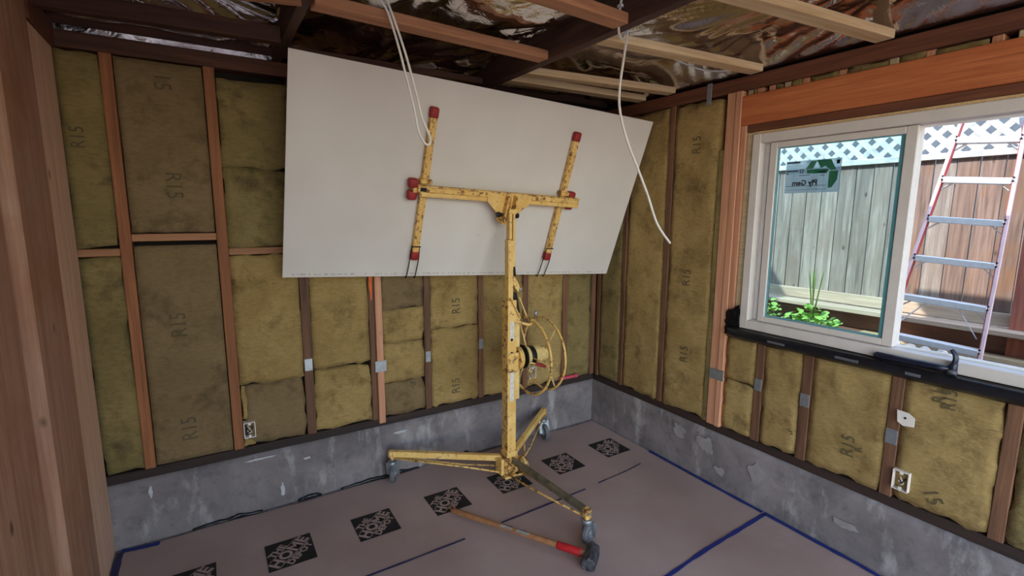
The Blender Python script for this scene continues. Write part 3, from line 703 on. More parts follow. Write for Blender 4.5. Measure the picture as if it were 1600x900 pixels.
# logo print: black square, lettering along its diagonal in bare paper colour
LS = 0.232
logo_sq = finish(box_bm(LS, LS, 0.0004, 0), 'logo_square')
lt = []
D = Matrix.Rotation(R(45), 4, 'Z')
def ltxt(s, w_, h_, along, perp):
    me = text_me(s, 0.1, 1, 1, 0.0036, 0.00015, 1.03); xs = [v.co.x for v in me.vertices]; ys = [v.co.y for v in me.vertices]
    cx, cy = (max(xs)+min(xs))/2, (max(ys)+min(ys))/2
    me.transform(D @ Matrix.Translation((along, perp, 0)) @ Matrix.Diagonal((w_/(max(xs)-min(xs)), h_/(max(ys)-min(ys)), 1, 1)) @ Matrix.Translation((-cx, -cy, 0))); return me
lt.append(ltxt('HOME', 0.250, 0.066, 0.0, 0.008)); lt.append(ltxt('THE', 0.108, 0.040, -0.016, 0.070)); lt.append(ltxt('DEPOT', 0.172, 0.040, 0.006, -0.055))
for perp, L in ((0.0455, 0.205), (-0.0295, 0.245)):
    b_ = box_bm(L, 0.004, 0.0003, 0); mm = finish(b_, 'logo_line'); mm.transform(D @ Matrix.Translation((0, perp, 0))); lt.append(mm)
for i in range(7):
    cx = -1.616+(i-3)*0.457
    if cx-0.12 < -3.28: continue
    q = link('printed_logo', logo_sq.copy(), 'ink_black', p1, Matrix.Translation((cx, -0.505 + (-0.0 if i != 6 else 0.01), 0.0042)))
    q['label'] = 'black diamond logo printed on the paper'
    for mm in lt: link('logo_lettering', mm if i == 1 and False else mm.copy(), 'paper', q, Matrix.Translation((0, 0, 0.0004)))
def tape(name, pts, w_, mat, label, z=0.004):
    P = spline(pts, 8); bm = bmesh.new(); rows = []
    for i, p in enumerate(P):
        t = (P[min(i+1, len(P)-1)]-P[max(i-1, 0)]).normalized(); nn = Vector((-t.y, t.x, 0)); ww = w_*(0.9+0.35*fbm((i*0.37, w_*90, p.x)))
        zz = p.z + z
        rows.append([bm.verts.new(p+nn*s*ww/2+Vector((0, 0, z+dz))) for s, dz in ((-1, 0), (1, 0), (1, 0.0008), (-1, 0.0008))])
    for i in range(len(P)-1):
        for k in range(4): bm.faces.new((rows[i][k], rows[i][(k+1) % 4], rows[i+1][(k+1) % 4], rows[i+1][k]))
    bm.faces.new(rows[0]); bm.faces.new(rows[-1][::-1])
    o = link(name, finish(bm, name), mat); tag(o, label, 'tape', 'strips of masking tape on the floor paper'); return o
tape('masking_tape', [(-0.022, -0.70, 0.002), (-0.024, -1.15, 0), (-0.026, -1.61, 0)], 0.030, 'blue_tape', 'bright blue tape along the curb from corner to floor seam')
tape('masking_tape', [(-0.026, -1.62, 0), (-0.028, -1.90, 0), (-0.030, -2.12, 0), (-0.036, -2.30, 0), (-0.03, -2.7, 0)], 0.030, 'blue_tape', 'bright blue tape along the curb below the outlet box')
tape('masking_tape', [(-0.035, -1.63, 0), (-0.324, -1.642, 0), (-0.63, -1.654, 0), (-0.93, -1.678, 0), (-1.3, -1.70, 0)], 0.026, 'blue_tape', 'bright blue tape running across the floor at lower right')
tape('masking_tape', [(-2.35, -0.897, 0), (-2.0, -0.897, 0), (-1.685, -0.893, 0)], 0.014, 'blue_tape_dark', 'thin dark blue tape on the floor in front of the logos')
tape('masking_tape', [(-1.44, -0.874, 0), (-1.1, -0.864, 0), (-0.783, -0.852, 0)], 0.014, 'blue_tape_dark', 'thin dark blue tape passing under the front leg of the lift')
tape('masking_tape', [(-0.66, -0.84, 0), (-0.40, -0.824, 0), (-0.22, -0.80, 0)], 0.010, 'blue_tape_dark', 'short thin dark tape at right of the lift')
tape('masking_tape', [(-3.30, -0.03, 0), (-3.24, -0.045, 0), (-3.13, -0.055, 0)], 0.035, 'blue_tape', 'short blue tape in the left corner by the raw boards')
tape('masking_tape', [(-3.30, -0.05, 0), (-3.305, -0.15, 0), (-3.30, -0.5, 0)], 0.035, 'blue_tape_dark', 'dark blue tape along the foot of the left boards')

# ------------------------------------------------------------------ drywall panel
PC = Vector((-1.233, -0.363, 1.944))
PR = Matrix(((0.9985, 0.0394, 0.0368), (-0.0254, 0.9458, -0.3236), (-0.0476, 0.3222, 0.9455))).to_quaternion().to_matrix().to_4x4()
PM = Matrix.Translation(PC) @ PR
PW, PH, PT = 2.375, 1.1875, 0.0127
dp = empty('drywall_sheet'); dp.matrix_world = PM; tag(dp, 'large white drywall sheet tilted on the yellow lift', 'drywall sheet')
link('board_core', finish(box_bm(PW-0.002, PT-0.002, PH-0.002, 0), 'core'), 'gyp_edge', dp)
link('face_paper', finish(box_bm(PW, 0.0012, PH, 0.0004), 'face'), 'gyp', dp, Matrix.Translation((0, -PT/2, 0)))
link('back_paper', finish(box_bm(PW, 0.0012, PH, 0.0004), 'back'), 'gyp', dp, Matrix.Translation((0, PT/2, 0)))
# faint printed line along the lower edge
rnd = random.Random(3)
bm = bmesh.new(); u = -1.14
while u < 1.14:
    L = rnd.uniform(0.006, 0.03); box_bm(L, 0.0003, rnd.uniform(0.006, 0.011), 0, bm, Matrix.Translation((u+L/2, 0, rnd.uniform(-0.001, 0.001)))); u += L+rnd.uniform(0.004, 0.022 if rnd.random() < 0.9 else 0.09)
o = link('edge_printing', finish(bm, 'edge_printing'), plain('faint_print', (186, 180, 174), 0.9), dp, Matrix.Translation((0, -PT/2-0.0007, -PH/2+0.018))); o['label'] = 'faint grey printing along the lower edge'; o['kind'] = 'stuff'
for (uu, vv) in ((0.11, -0.30), (-0.02, -0.30)):
    o = link('scuff_mark', finish(cyl_bm((0, -0.0004, 0), (0, 0.0, 0), 0.006, 10), 'scuff'), plain('scuff', (192, 186, 182), 0.9), dp, Matrix.Translation((uu, -PT/2-0.0006, vv)))

# ------------------------------------------------------------------ drywall lift
HX, HY = -1.14, -0.47
lf = empty('drywall_lift', (HX, HY, 0)); tag(lf, 'worn yellow drywall lift on three casters holding the white sheet', 'drywall lift')
WI = Matrix.Translation((-HX, -HY, 0))          # world -> lift coords
def LP(p): return WI @ Vector(p)
LM = WI @ PM                                      # panel-local -> lift coords
def cradle(name, u0, u1, n0, n1, v0, v1, mat, bev=0.003, parent=None):
    me = finish(box_bm(u1-u0, n1-n0, v1-v0, bev), name)
    return link(name, me, mat, parent or lf, LM @ Matrix.Translation(((u0+u1)/2, (n0+n1)/2, (v0+v1)/2)))
def cpt(u, n, v): return LM @ Vector((u, n, v))
N0 = -PT/2-0.001                                  # panel face
# cross arms with red rubber ends
for U, v0, v1 in ((-0.447, -0.425, 0.405), (0.546, -0.42, 0.40)):
    cradle('cross_arm', U-0.020, U+0.020, -0.050, -0.014, v0, v1, 'yellow_rust')
    cradle('arm_rib', U-0.004, U+0.004, -0.0525, -0.0502, v0+0.03, v1-0.02, 'yellow')
    for vv, s in ((v1+0.012, 1), (v0-0.012, -1)):
        me = finish(box_bm(0.050, 0.046, 0.062, 0.012, None, None, 3), 'rubber_cap', True)
        link('rubber_cap', me, 'red_rubber', lf, LM @ Matrix.Translation((U, -0.031, vv)))
    cradle('arm_clamp', U-0.034, U+0.038, -0.062, -0.012, 0.022, 0.046, 'yellow_rust')
    cradle('arm_clamp', U-0.028, U+0.034, -0.060, -0.012, -0.062, -0.046, 'yellow_rust')
    # wire hook under the sheet
    for s in (-1, 1):
        uu = U+s*0.028
        pts = [cpt(U+s*0.024, -0.036, v0+0.05), cpt(uu, -0.040, v0-0.03), cpt(uu, -0.030, -0.54), cpt(uu, -0.018, -PH/2-0.006), cpt(uu, 0.0, -PH/2-0.009), cpt(uu, 0.014, -PH/2-0.004), cpt(uu, 0.016, -PH/2+0.012)]
        tube('hook_wire', spline(pts, 5), 0.0032, 'dark_metal', lf, 6)
    t_ = [cpt(U-0.026, -0.052, v0+0.05), cpt(U+0.026, -0.052, v0+0.05)]; tube('hook_pin', t_, 0.004, 'dark_metal', lf, 6)
# main crossbar: pair of channels
cradle('crossbar', -0.505, 0.645, -0.105, -0.064, -0.016, 0.018, 'yellow_rust')
cradle('crossbar_lower', -0.492, 0.655, -0.100, -0.064, -0.046, -0.018, 'yellow')
cradle('crossbar_flange', -0.495, 0.645, -0.112, -0.104, 0.014, 0.022, 'yellow_rust', 0.001)
cradle('crossbar_slot', -0.492, -0.455, -0.107, -0.1, -0.012, 0.010, 'dark_metal', 0.001)
for U, s in ((-0.525, -1), (0.618, 1)):
    for vv in (0.022, -0.048):
        nn = -0.062 if s < 0 else -0.034
        me = finish(box_bm(0.056, 0.050, 0.056, 0.014, None, None, 3), 'rubber_bumper', True)
        link('rubber_bumper', me, 'red_rubber', lf, LM @ Matrix.Translation((U, nn, vv)))
    cradle('bumper_stem', min(U, U-s*0.06), max(U, U-s*0.06), -0.085, -0.045, -0.030, 0.004, 'yellow_rust')
# centre head: two gussets, saddle and pivot bolt
def gusset(side):
    pts = [(0.10+side*0.012, 0.014), (0.10+side*0.165, 0.014), (0.10+side*0.150, -0.046), (0.10+side*0.046, -0.135), (0.10+side*0.012, -0.135)]
    bm = bmesh.new(); A = [bm.verts.new((u, -0.108, v)) for u, v in pts]; B = [bm.verts.new((u, -0.098, v)) for u, v in pts]; n = len(pts)
    bm.faces.new(A); bm.faces.new(B[::-1])
    for i in range(n): bm.faces.new((A[i], B[i], B[(i+1) % n], A[(i+1) % n]))
    return link('gusset_plate', finish(bm, 'gusset_plate'), 'yellow', lf, LM)
gusset(-1); gusset(1)
cradle('saddle_cheek', 0.066, 0.076, -0.150, -0.064, -0.170, 0.010, 'yellow_rust', 0.002)
cradle('saddle_cheek', 0.124, 0.134, -0.150, -0.064, -0.150, 0.010, 'yellow_rust', 0.002)
cradle('saddle_back', 0.076, 0.124, -0.098, -0.088, -0.150, 0.010, 'yellow_rust', 0.002)
cradle('saddle_foot', 0.050, 0.150, -0.150, -0.070, -0.172, -0.150, 'yellow_rust', 0.003)
cyl('pivot_bolt', cpt(0.035, -0.12, -0.118), cpt(0.172, -0.12, -0.118), 0.010, 'dark_metal', lf, 10); cyl('bolt_head', cpt(0.155, -0.12, -0.118), cpt(0.178, -0.12, -0.118), 0.018, 'dark_metal', lf, 6)
cyl('bolt_head', cpt(0.024, -0.12, -0.118), cpt(0.044, -0.12, -0.118), 0.017, 'dark_metal', lf, 6)
# telescoping mast
def mbox(name, x0, x1, y0, y1, z0, z1, mat, bev=0.003): return box(name, x0, x1, y0, y1, z0, z1, mat, lf, bev)
mbox('mast_lower', -0.033, 0.033, -0.033, 0.033, 0.16, 1.245, 'yellow')
mbox('mast_flange', -0.037, -0.0331, -0.036, 0.036, 0.22, 1.24, 'yellow_rust', 0.001)
mbox('mast_middle', -0.026, 0.012, -0.024, 0.024, 1.246, 1.635, 'yellow')
mbox('mast_inner', -0.018, 0.003, -0.022, 0.020, 1.636, 1.80, 'yellow'); mbox('mast_inner_rail', 0.010, 0.027, -0.022, 0.020, 1.46, 1.80, 'yellow')
mbox('mast_slot', 0.003, 0.010, -0.012, 0.018, 1.56, 1.79, 'dark_metal', 0)
mbox('mast_cap', -0.024, 0.034, -0.03, 0.03, 1.795, 1.825, 'yellow_rust')
mbox('cable_housing', 0.036, 0.076, -0.006, 0.042, 0.56, 1.15, 'cream')
# worn latch and links on the mast's side
def side_poly(name, pts, y0, y1, mat):
    bm = bmesh.new(); A = [bm.verts.new((x, y0, z)) for x, z in pts]; B = [bm.verts.new((x, y1, z)) for x, z in pts]; n = len(pts)
    bm.faces.new(A); bm.faces.new(B[::-1])
    for i in range(n): bm.faces.new((A[i], B[i], B[(i+1) % n], A[(i+1) % n]))
    return link(name, finish(bm, name), mat, lf)
side_poly('mast_latch', [(0.013, 1.62), (0.030, 1.61), (0.022, 1.55), (0.030, 1.45), (0.036, 1.40), (0.024, 1.40), (0.014, 1.47)], -0.018, 0.014, 'dark_metal')
side_poly('pulley_bracket', [(0.0, 1.40), (0.020, 1.395), (0.062, 1.33), (0.050, 1.295), (0.018, 1.33)], -0.026, 0.022, 'yellow_rust')
side_poly('chain_guide', [(0.016, 1.30), (0.048, 1.29), (0.075, 1.15), (0.040, 1.16)], -0.008, 0.016, 'dark_metal')
bar('brace_link', (-0.020, -0.040, 1.262), (0.052, -0.044, 1.125), 0.008, 0.022, 'yellow', lf, 0.002, (0, 1, 0)); bar('brace_link', (0.050, -0.030, 1.262), (0.110, -0.03, 1.130), 0.008, 0.018, 'cream', lf, 0.002, (0, 1, 0))
cyl('pulley_pin', (0.062, -0.034, 1.315), (0.062, 0.03, 1.315), 0.008, 'steel', lf, 10)
for z in (0.895, 0.985): cyl('bolt_hole', (-0.004, -0.0345, z), (-0.004, -0.032, z), 0.010, 'dark_metal', lf, 10)
for z0, z1 in ((0.985, 1.105), (0.565, 0.785)):
    mbox('warning_label', -0.017, 0.014, -0.0338, -0.0331, z0, z1, 'paper_white', 0)
mbox('winch_plate', -0.034, 0.046, -0.042, -0.0335, 0.765, 0.895, 'yellow_rust')
# winch: spool and two hoops turning on a horizontal axle
WZ = 0.848; X1, X2 = -0.99-HX, -0.868-HX
def ring_pts(x, r, n=44): return [(x, r*math.cos(2*math.pi*k/n), WZ+r*math.sin(2*math.pi*k/n)) for k in range(n)]
tube('winch_hoop', ring_pts(X1, 0.262), 0.0088, 'yellow_rust', lf, 8, True); tube('winch_hoop', ring_pts(X2, 0.250), 0.0080, 'yellow_rust', lf, 8, True)
for xx, rr, angs in ((X1, 0.262, (62, 182, 302)), (X2, 0.250, (125, 235, 5))):
    for a in angs:
        ca, sa = math.cos(R(a)), math.sin(R(a)); tube('hoop_spoke', [(xx, 0.04*ca, WZ+0.04*sa), (xx, (rr-0.004)*ca, WZ+(rr-0.004)*sa)], 0.0055, 'cream', lf, 8)
cyl('axle', (0.03, 0, WZ), (X2+0.015, 0, WZ), 0.014, 'dark_metal', lf, 12)
cyl('brake_disc', (0.045, 0, WZ), (0.075, 0, WZ), 0.078, 'yellow_rust', lf, 20, 0.003); cyl('spool_flange', (0.098, 0, WZ), (0.108, 0, WZ), 0.080, 'dark_metal', lf, 24, 0.002)
cyl('spool_flange', (0.112, 0, WZ), (0.140, 0, WZ), 0.068, 'cream', lf, 24, 0.003); cyl('cable_spool', (0.141, 0, WZ), (0.180, 0, WZ), 0.066, 'dark_metal', lf, 24, 0.004)
cyl('spool_flange', (0.181, 0, WZ), (0.232, 0, WZ), 0.066, 'cream', lf, 24, 0.006); cyl('hub_cap', (0.232, 0, WZ), (X2+0.012, 0, WZ), 0.050, 'cream', lf, 20, 0.006)
for k in range(6):
    a = k*math.pi/3; cyl('disc_rivet', (0.0445, 0.058*math.cos(a), WZ+0.058*math.sin(a)), (0.043, 0.058*math.cos(a), WZ+0.058*math.sin(a)), 0.008, 'dark_metal', lf, 8)
tube('crank_rod', [(0.105, -0.085, WZ-0.02), (0.150, -0.095, WZ-0.034)], 0.005, 'cream', lf, 8); cyl('crank_grip', (0.145, -0.094, WZ-0.032), (0.215, -0.108, WZ-0.056), 0.012, 'red_rubber', lf, 12, 0.003)
tube('hoop_stay', spline([(0.01, -0.02, 1.115), (0.07, -0.05, 1.09), (0.12, -0.06, 1.08), (X1, -0.04, WZ+0.258)], 6), 0.010, 'yellow_rust', lf, 8)
cyl('stay_knob', (X1+0.02, -0.05, 1.125), (X1+0.022, -0.05, 1.165), 0.010, 'steel', lf, 10)
# base hub
mbox('base_hub', -0.062, 0.058, -0.055, 0.055, 0.055, 0.175, 'hub_rust', 0.012); mbox('hub_collar', -0.042, 0.042, -0.042, 0.042, 0.15, 0.215, 'yellow_rust')
cyl('hub_drum', (0.035, -0.06, 0.115), (0.085, -0.06, 0.115), 0.060, 'hub_rust', lf, 18, 0.005)
mbox('hub_foot', -0.07, 0.07, -0.07, 0.06, 0.038, 0.056, 'yellow_rust'); mbox('hub_ear', -0.085, -0.062, -0.04, 0.04, 0.06, 0.17, 'yellow')
for a in (20, 140, 200, 300): cyl('hub_bolt', (0.05*math.cos(R(a)), 0.05*math.sin(R(a))-0.02, 0.056), (0.05*math.cos(R(a)), 0.05*math.sin(R(a))-0.02, 0.066), 0.010, 'dark_metal', lf, 6)
# legs, stays and casters
def caster(x, y, ztop, yaw, lean=0.03):
    c = empty('caster', (x, y, 0), lf); c.rotation_euler = (0, 0, yaw); r = 0.062
    wme = finish(cyl_bm((lean, -0.016, r), (lean, 0.016, r), r, 28, 0.008), 'wheel'); 
    for p in wme.polygons: p.use_smooth = len(p.vertices) <= 4
    link('wheel', wme, 'grey_rubber', c); cyl('wheel_hub', (lean, -0.019, r), (lean, 0.019, r), 0.026, 'steel', c, 16, 0.002)
    for s in (-1, 1): bar('fork_plate', (lean, s*0.0225, r-0.012), (0.004, s*0.0225, 0.148), 0.003, 0.040, 'steel', c, 0.001, (0, 1, 0))
    cyl('fork_crown', (0, 0, 0.140), (0, 0, 0.162), 0.030, 'steel', c, 18, 0.004); cyl('caster_stem', (0, 0, 0.162), (0, 0, ztop), 0.013, 'steel', c, 12)
    return c
legs = {'l': ((-1.845, -0.125), 0.218), 'r': ((-0.583, -0.085), 0.232), 'f': ((-1.142, -1.285), 0.205)}
for k, ((x, y), zt) in legs.items():
    a = Vector((x-HX, y-HY, zt)); d2 = Vector((a.x, a.y, 0)).normalized(); st_ = d2*0.06; s0 = Vector((st_.x, st_.y, 0.155))
    mt = 'yellow' if k != 'f' else 'leg_grey'
    bar('leg', s0, a+d2*0.02, 0.036, 0.040 if k != 'f' else 0.034, mt, lf)
    side = Vector((-d2.y, d2.x, 0))
    for s in (-1, 1):
        tube('stay_rod', [Vector((d2.x*0.05, d2.y*0.05, 0.068))+side*s*0.045, Vector((d2.x*0.30, d2.y*0.30, 0.105+0.01*s))+side*s*0.035, a*1.0-Vector((0, 0, 0.03))+side*s*0.010], 0.006, 'yellow_rust', lf, 8)
    link('leg_end', finish(box_bm(0.040, 0.040, 0.060, 0.005), 'leg_end'), 'hub_rust', lf, Matrix.Translation((a.x, a.y, zt-0.012)))
    if k == 'r': tube('leg_strut', [Vector((d2.x*0.20, d2.y*0.20, 0.165))-side*0.03, Vector((d2.x*0.16, d2.y*0.16, 0.045))-side*0.05], 0.007, 'yellow_rust', lf, 8)
caster(legs['l'][0][0]-HX, legs['l'][0][1]-HY, 0.19, R(62)); caster(legs['r'][0][0]-HX, legs['r'][0][1]-HY, 0.20, R(-100)); caster(legs['f'][0][0]-HX, legs['f'][0][1]-HY, 0.18, R(19))

# ------------------------------------------------------------------ sledgehammer on the floor
sh = empty('sledgehammer', (-1.215, -1.39, 0.006)); tag(sh, 'sledgehammer with wooden handle and red grip lying on floor paper', 'sledgehammer')
A0 = Vector((-1.636+1.2, -0.602+1.36, 0.018)); A1 = Vector((-0.006, -0.006, 0.040)); hd = (A1-A0).normalized()
def hp(t): return A0+(A1-A0)*t
hb = tube_bm([hp(t) for t in (0, 0.02, 0.1, 0.3, 0.55, 0.8, 0.95, 1.0)], [0.010, 0.016, 0.0165, 0.015, 0.0148, 0.016, 0.017, 0.017], 14)
link('handle', finish(hb, 'handle', True), 'handle', sh)
link('grip_sleeve', finish(tube_bm([hp(t) for t in (0.80, 0.805, 0.95, 0.955)], [0.019, 0.0205, 0.0215, 0.020], 16), 'grip', True), 'red_grip', sh)
hn = Vector((-hd.y, hd.x, 0)).normalized(); hu = hn.cross(hd)
for t0, t1 in ((0.40, 0.485), (0.515, 0.61)):
    bm = bmesh.new(); rows = []
    for t in (t0, t1):
        c = hp(t); rows.append([bm.verts.new(c+0.0158*(math.sin(R(a))*hn*-1+math.cos(R(a))*hu.normalized()*(1 if hu.z > 0 else -1))) for a in range(-20, 71, 15)])
    for k in range(len(rows[0])-1): bm.faces.new((rows[0][k], rows[0][k+1], rows[1][k+1], rows[1][k]))
    bmesh.ops.solidify(bm, geom=bm.faces[:], thickness=-0.0005); link('paper_label', finish(bm, 'paper_label', True), 'paper_white', sh)
hx = Vector((0.79, 0.62, 0)).normalized(); hc = A1+hd*0.014
bm = cyl_bm(hc-hx*0.072+Vector((0, 0, -0.004)), hc+hx*0.072+Vector((0, 0, -0.004)), 0.039, 8, 0.006); bmesh.ops.subdivide_edges(bm, edges=bm.edges[:], cuts=2, use_grid_fill=True)
for v in bm.verts: v.co += 0.0055*Vector((fbm(v.co*55), fbm(v.co*55+Vector((9, 3, 1))), fbm(v.co*55+Vector((2, 7, 5)))))
link('head', finish(bm, 'head'), 'iron', sh)

# ------------------------------------------------------------------ claw hammer on the sill
hm = empty('claw_hammer', (-0.032, -2.25, 1.108)); tag(hm, 'dark blue claw hammer lying on the black window sill', 'hammer')
link('handle', finish(tube_bm([(0, 0.150, 0.012), (0, 0.140, 0.014), (0, 0.06, 0.015), (0, -0.02, 0.016), (0, -0.09, 0.018), (0, -0.14, 0.020)], [0.010, 0.0165, 0.0155, 0.0140, 0.0135, 0.0125], 14), 'handle', True), 'hammer_blue', hm)
cyl('cheek', (0.0, -0.152, 0.050), (0.0, -0.152, 0.002), 0.016, 'hammer_blue', hm, 14, 0.003); cyl('striking_face', (-0.003, -0.152, 0.014), (-0.010, -0.152, -0.001), 0.0185, 'iron', hm, 16, 0.002)
for s in (-1, 1):
    pts = spline([(s*0.007, -0.152, 0.044), (s*0.009, -0.157, 0.066), (s*0.010, -0.153, 0.088), (s*0.010, -0.138, 0.108)], 5); n = len(pts)
    link('claw', finish(tube_bm(pts, [0.011*(1-0.6*i/(n-1)) for i in range(n)], 8), 'claw', True), 'hammer_blue', hm)

# ------------------------------------------------------------------ hanging cables
c1 = [(-2.123, -1.0, 2.729), (-2.099, -1.0, 2.673), (-2.07, -1.0, 2.629), (-2.03, -1.0, 2.51), (-1.994, -1.0, 2.372), (-1.962, -1.0, 2.242), (-1.946, -1.0, 2.161), (-1.917, -1.0, 2.111), (-1.896, -1.0, 2.109), (-1.892, -1.0, 2.141), (-1.927, -1.0, 2.218), (-1.954, -1.0, 2.324), (-1.997, -1.0, 2.477), (-2.049, -1.0, 2.621), (-2.084, -1.0, 2.701)]
o = tube('hanging_cable', spline(c1, 8), 0.0055, 'cable', None, 8); tag(o, 'white electrical cable hanging in a narrow loop before the drywall sheet', 'cable', 'white cables hanging from the ceiling')
cb2 = empty('hanging_cable'); tag(cb2, 'single white electrical cable dangling from the joist toward the window', 'cable', 'white cables hanging from the ceiling')
c2 = [(-0.992, -1.30, 2.70), (-0.992, -1.3, 2.651), (-1.011, -1.3, 2.531), (-1.029, -1.3, 2.396), (-1.02, -1.3, 2.293), (-.965, -1.3, 2.161), (-.881, -1.3, 2.025), (-.804, -1.3, 1.898), (-.721, -1.3, 1.747), (-.612, -1.3, 1.641)]
tube('cable_jacket', spline(c2, 8), 0.0062, 'cable', cb2, 8)
tube('cable_run', spline([(-1.172, -1.50, 2.80), (-1.174, -1.46, 2.745), (-1.174, -1.44, 2.70), (-1.16, -1.42, 2.606), (-1.08, -1.36, 2.604), (-0.992, -1.30, 2.70)], 6), 0.0055, 'cable', cb2, 8)
box('cable_staple', -1.182, -1.166, -1.452, -1.428, 2.692, 2.704, 'white_plastic', cb2, 0.001)
o = tube('roof_cable', spline([(-0.75, -0.60, 2.74), (-0.55, -0.80, 2.79), (-0.30, -0.92, 2.76), (-0.10, -1.05, 2.68), (-0.03, -1.25, 2.645)], 8), 0.005, 'cable', None, 8); tag(o, 'white cable looping across foil above the right ceiling strips', 'cable', 'white cables hanging from the ceiling')

# ------------------------------------------------------------------ outside
gd = struct('ground', 'sunlit soil of the side yard and the garden outside')
box('soil_bed', 0.2, 2.43, -9.0, 5.0, 0.45, 0.62, 'soil', gd, 0); box('soil_ridge', 1.95, 2.425, -3.5, -0.2, 0.6, 0.69, 'soil', gd, 0.02); box('bounce_ground', -14.0, 0.2, -30.0, -7.0, -0.2, -0.06, 'bounce_pale', gd, 0)
box('soil_bank', 2.50, 9.0, -9.0, 6.0, 0.2, 0.60, 'soil', gd, 0); box('bounce_ground', -14.0, -3.6, -7.0, 8.0, -0.2, -0.06, 'bounce_pale', gd, 0); box('yard_ground', 0.2, 14.0, -30.0, -9.0, 0.2, 0.6, 'soil', gd, 0)  # pale paved slabs are unseen, added to bounce light into the room
wg = empty('wall_shadow_caster'); wg['kind'] = 'structure'; wg['label'] = 'unseen block added to cast the diagonal shadow on the fence'
box('caster_body', -3.6, 0.10, 2.06, 6.0, 0.0, 4.02, 'wall_grey', wg, 0)  # unseen block, added and sized to throw the diagonal shadow onto the fence
wx = empty('wall_lattice_backing'); wx['kind'] = 'structure'; wx['label'] = 'added dark grey wall standing for the shade behind the lattice'
box('backing_body', 5.0, 5.2, -9.0, 6.0, 0.2, 4.2, 'wall_grey', wx, 0)  # added wall; its dark grey stands for shade in the lattice holes
FX = 2.5
fn = empty('wooden_fence', (FX, -1.0, 0.6)); tag(fn, 'weathered vertical board fence with white lattice top outside the window', 'fence')
def fbox(name, x0, x1, y0, y1, z0, z1, mat, bev=0.003):
    return box(name, x0-FX, x1-FX, y0+1.0, y1+1.0, z0-0.6, z1-0.6, mat, fn, bev)
FP = 0.148; k = 0; y = 2.0
while y > -4.6:
    g = 0.005+0.004*random.random()
    fbox('fence_board', FX+random.uniform(-0.004, 0.004), FX+0.018, y-FP+g, y, 0.99, 2.272+random.uniform(-0.004, 0.004), 'fence_brown' if (y < -1.25 and random.random() < 0.75) else 'fence', 0.002); y -= FP
fbox('bottom_rail', FX-0.040, FX-0.002, -4.6, 2.0, 0.945, 1.045, 'fence_h'); fbox('lattice_rail', FX-0.034, FX-0.001, -4.6, 2.0, 2.262, 2.312, 'lattice'); fbox('cap_rail', FX-0.040, FX+0.05, -4.6, 2.0, 2.93, 2.965, 'lattice')
fbox('fence_post', FX-0.09, FX-0.042, -2.13, -2.02, 0.55, 2.93, 'red_post'); fbox('fence_post', FX-0.09+0.115, FX+0.115, 0.40, 0.50, 0.55, 2.93, 'fence')
# lattice: two layers of diagonal slats, each clipped between the rails
def slat(layer, y0, sgn):
    za, zb = 2.30, 2.935; pit = zb-za; w_ = 0.047/math.sqrt(0.5)
    pts = [(y0, za), (y0+w_, za), (y0+w_+sgn*pit, zb), (y0+sgn*pit, zb)]
    x0 = FX-0.022+layer*0.012; x1 = x0+0.009
    bm = bmesh.new(); A = [bm.verts.new((x0-FX, yy+1.0, zz-0.6)) for yy, zz in pts]; B = [bm.verts.new((x1-FX, yy+1.0, zz-0.6)) for yy, zz in pts]
    bm.faces.new(A); bm.faces.new(B[::-1])
    for i in range(4): bm.faces.new((A[i], B[i], B[(i+1) % 4], A[(i+1) % 4]))
    link('lattice_slat', finish(bm, 'lattice_slat'), 'lattice', fn)
for i in range(40):
    slat(0, -3.9+i*0.136, 1); slat(1, -3.3+i*0.136, -1)
rw = empty('retaining_wall', (2.44, -1.0, 0.6)); tag(rw, 'red stained plank retaining wall below the board fence', 'retaining wall')
for i, (z0, z1) in enumerate(((0.56, 0.73), (0.735, 0.895))):
    box('plank', -0.010, 0.03, -3.6, 3.0, z0-0.6, z1-0.6, 'red_plank', rw)
box('cap_plank', -0.17, 0.03, -3.6, 3.0, 0.297, 0.335, 'fence_h', rw)

# step ladder leaning on the fence
ld = empty('step_ladder'); tag(ld, 'pale aluminium ladder with red striped rails leaning outside the open window', 'ladder')
LR = Matrix(((0.938, -0.173, 0.299), (0.187, 0.982, -0.017), (-0.291, 0.071, 0.954))).to_quaternion().to_matrix().to_4x4()
ld.matrix_world = Matrix.Translation((1.624, -1.807, 0.897)) @ LR
hw = lambda z: 0.254-0.017*z/0.305
for s in (-1, 1):
    a = Vector((0, s*(hw(-0.29)+0.012), -0.285)); b = Vector((0, s*(hw(2.0)+0.012), 2.0))
    rl = bar('side_rail', a, b, 0.022, 0.075, 'pink_rail', ld, 0.003, (1, 0, 0))
    bar('rail_stripe', a+Vector((0.0, -s*0.013, 0)), b+Vector((0.0, -s*0.013, 0)), 0.003, 0.072, 'red_stripe', ld, 0.001, (1, 0, 0)) if s < 0 else bar('rail_stripe', a+Vector((0.0, -s*0.013, 0)), b+Vector((0, -s*0.013, 0)), 0.003, 0.072, 'red_stripe', ld, 0.001, (1, 0, 0))
    link('foot_pad', finish(box_bm(0.09, 0.034, 0.03, 0.005), 'foot_pad'), 'black_rubber', ld, Matrix.Translation((0, s*(hw(-0.29)+0.012), -0.285)))
for k in range(7):
    z = k*0.305; h = hw(z)
    t = link('step', finish(box_bm(0.085, 2*h, 0.046, 0.004), 'step'), 'alu', ld, Matrix.Translation((0, 0, z-0.012)) @ Matrix.Rotation(R(-16), 4, 'Y'))
    for s in (-1, 1):
        bar('step_gusset', (0.0, s*(h-0.002), z-0.085), (0.0, s*(h-0.075), z-0.022), 0.004, 0.035, 'alu', ld, 0.001, (1, 0, 0))
        for dz in (-0.022, 0.004): cyl('rivet', (-0.046, s*(h+0.004), z+dz), (-0.036, s*(h+0.004), z+dz), 0.006, 'dark_metal', ld, 8)
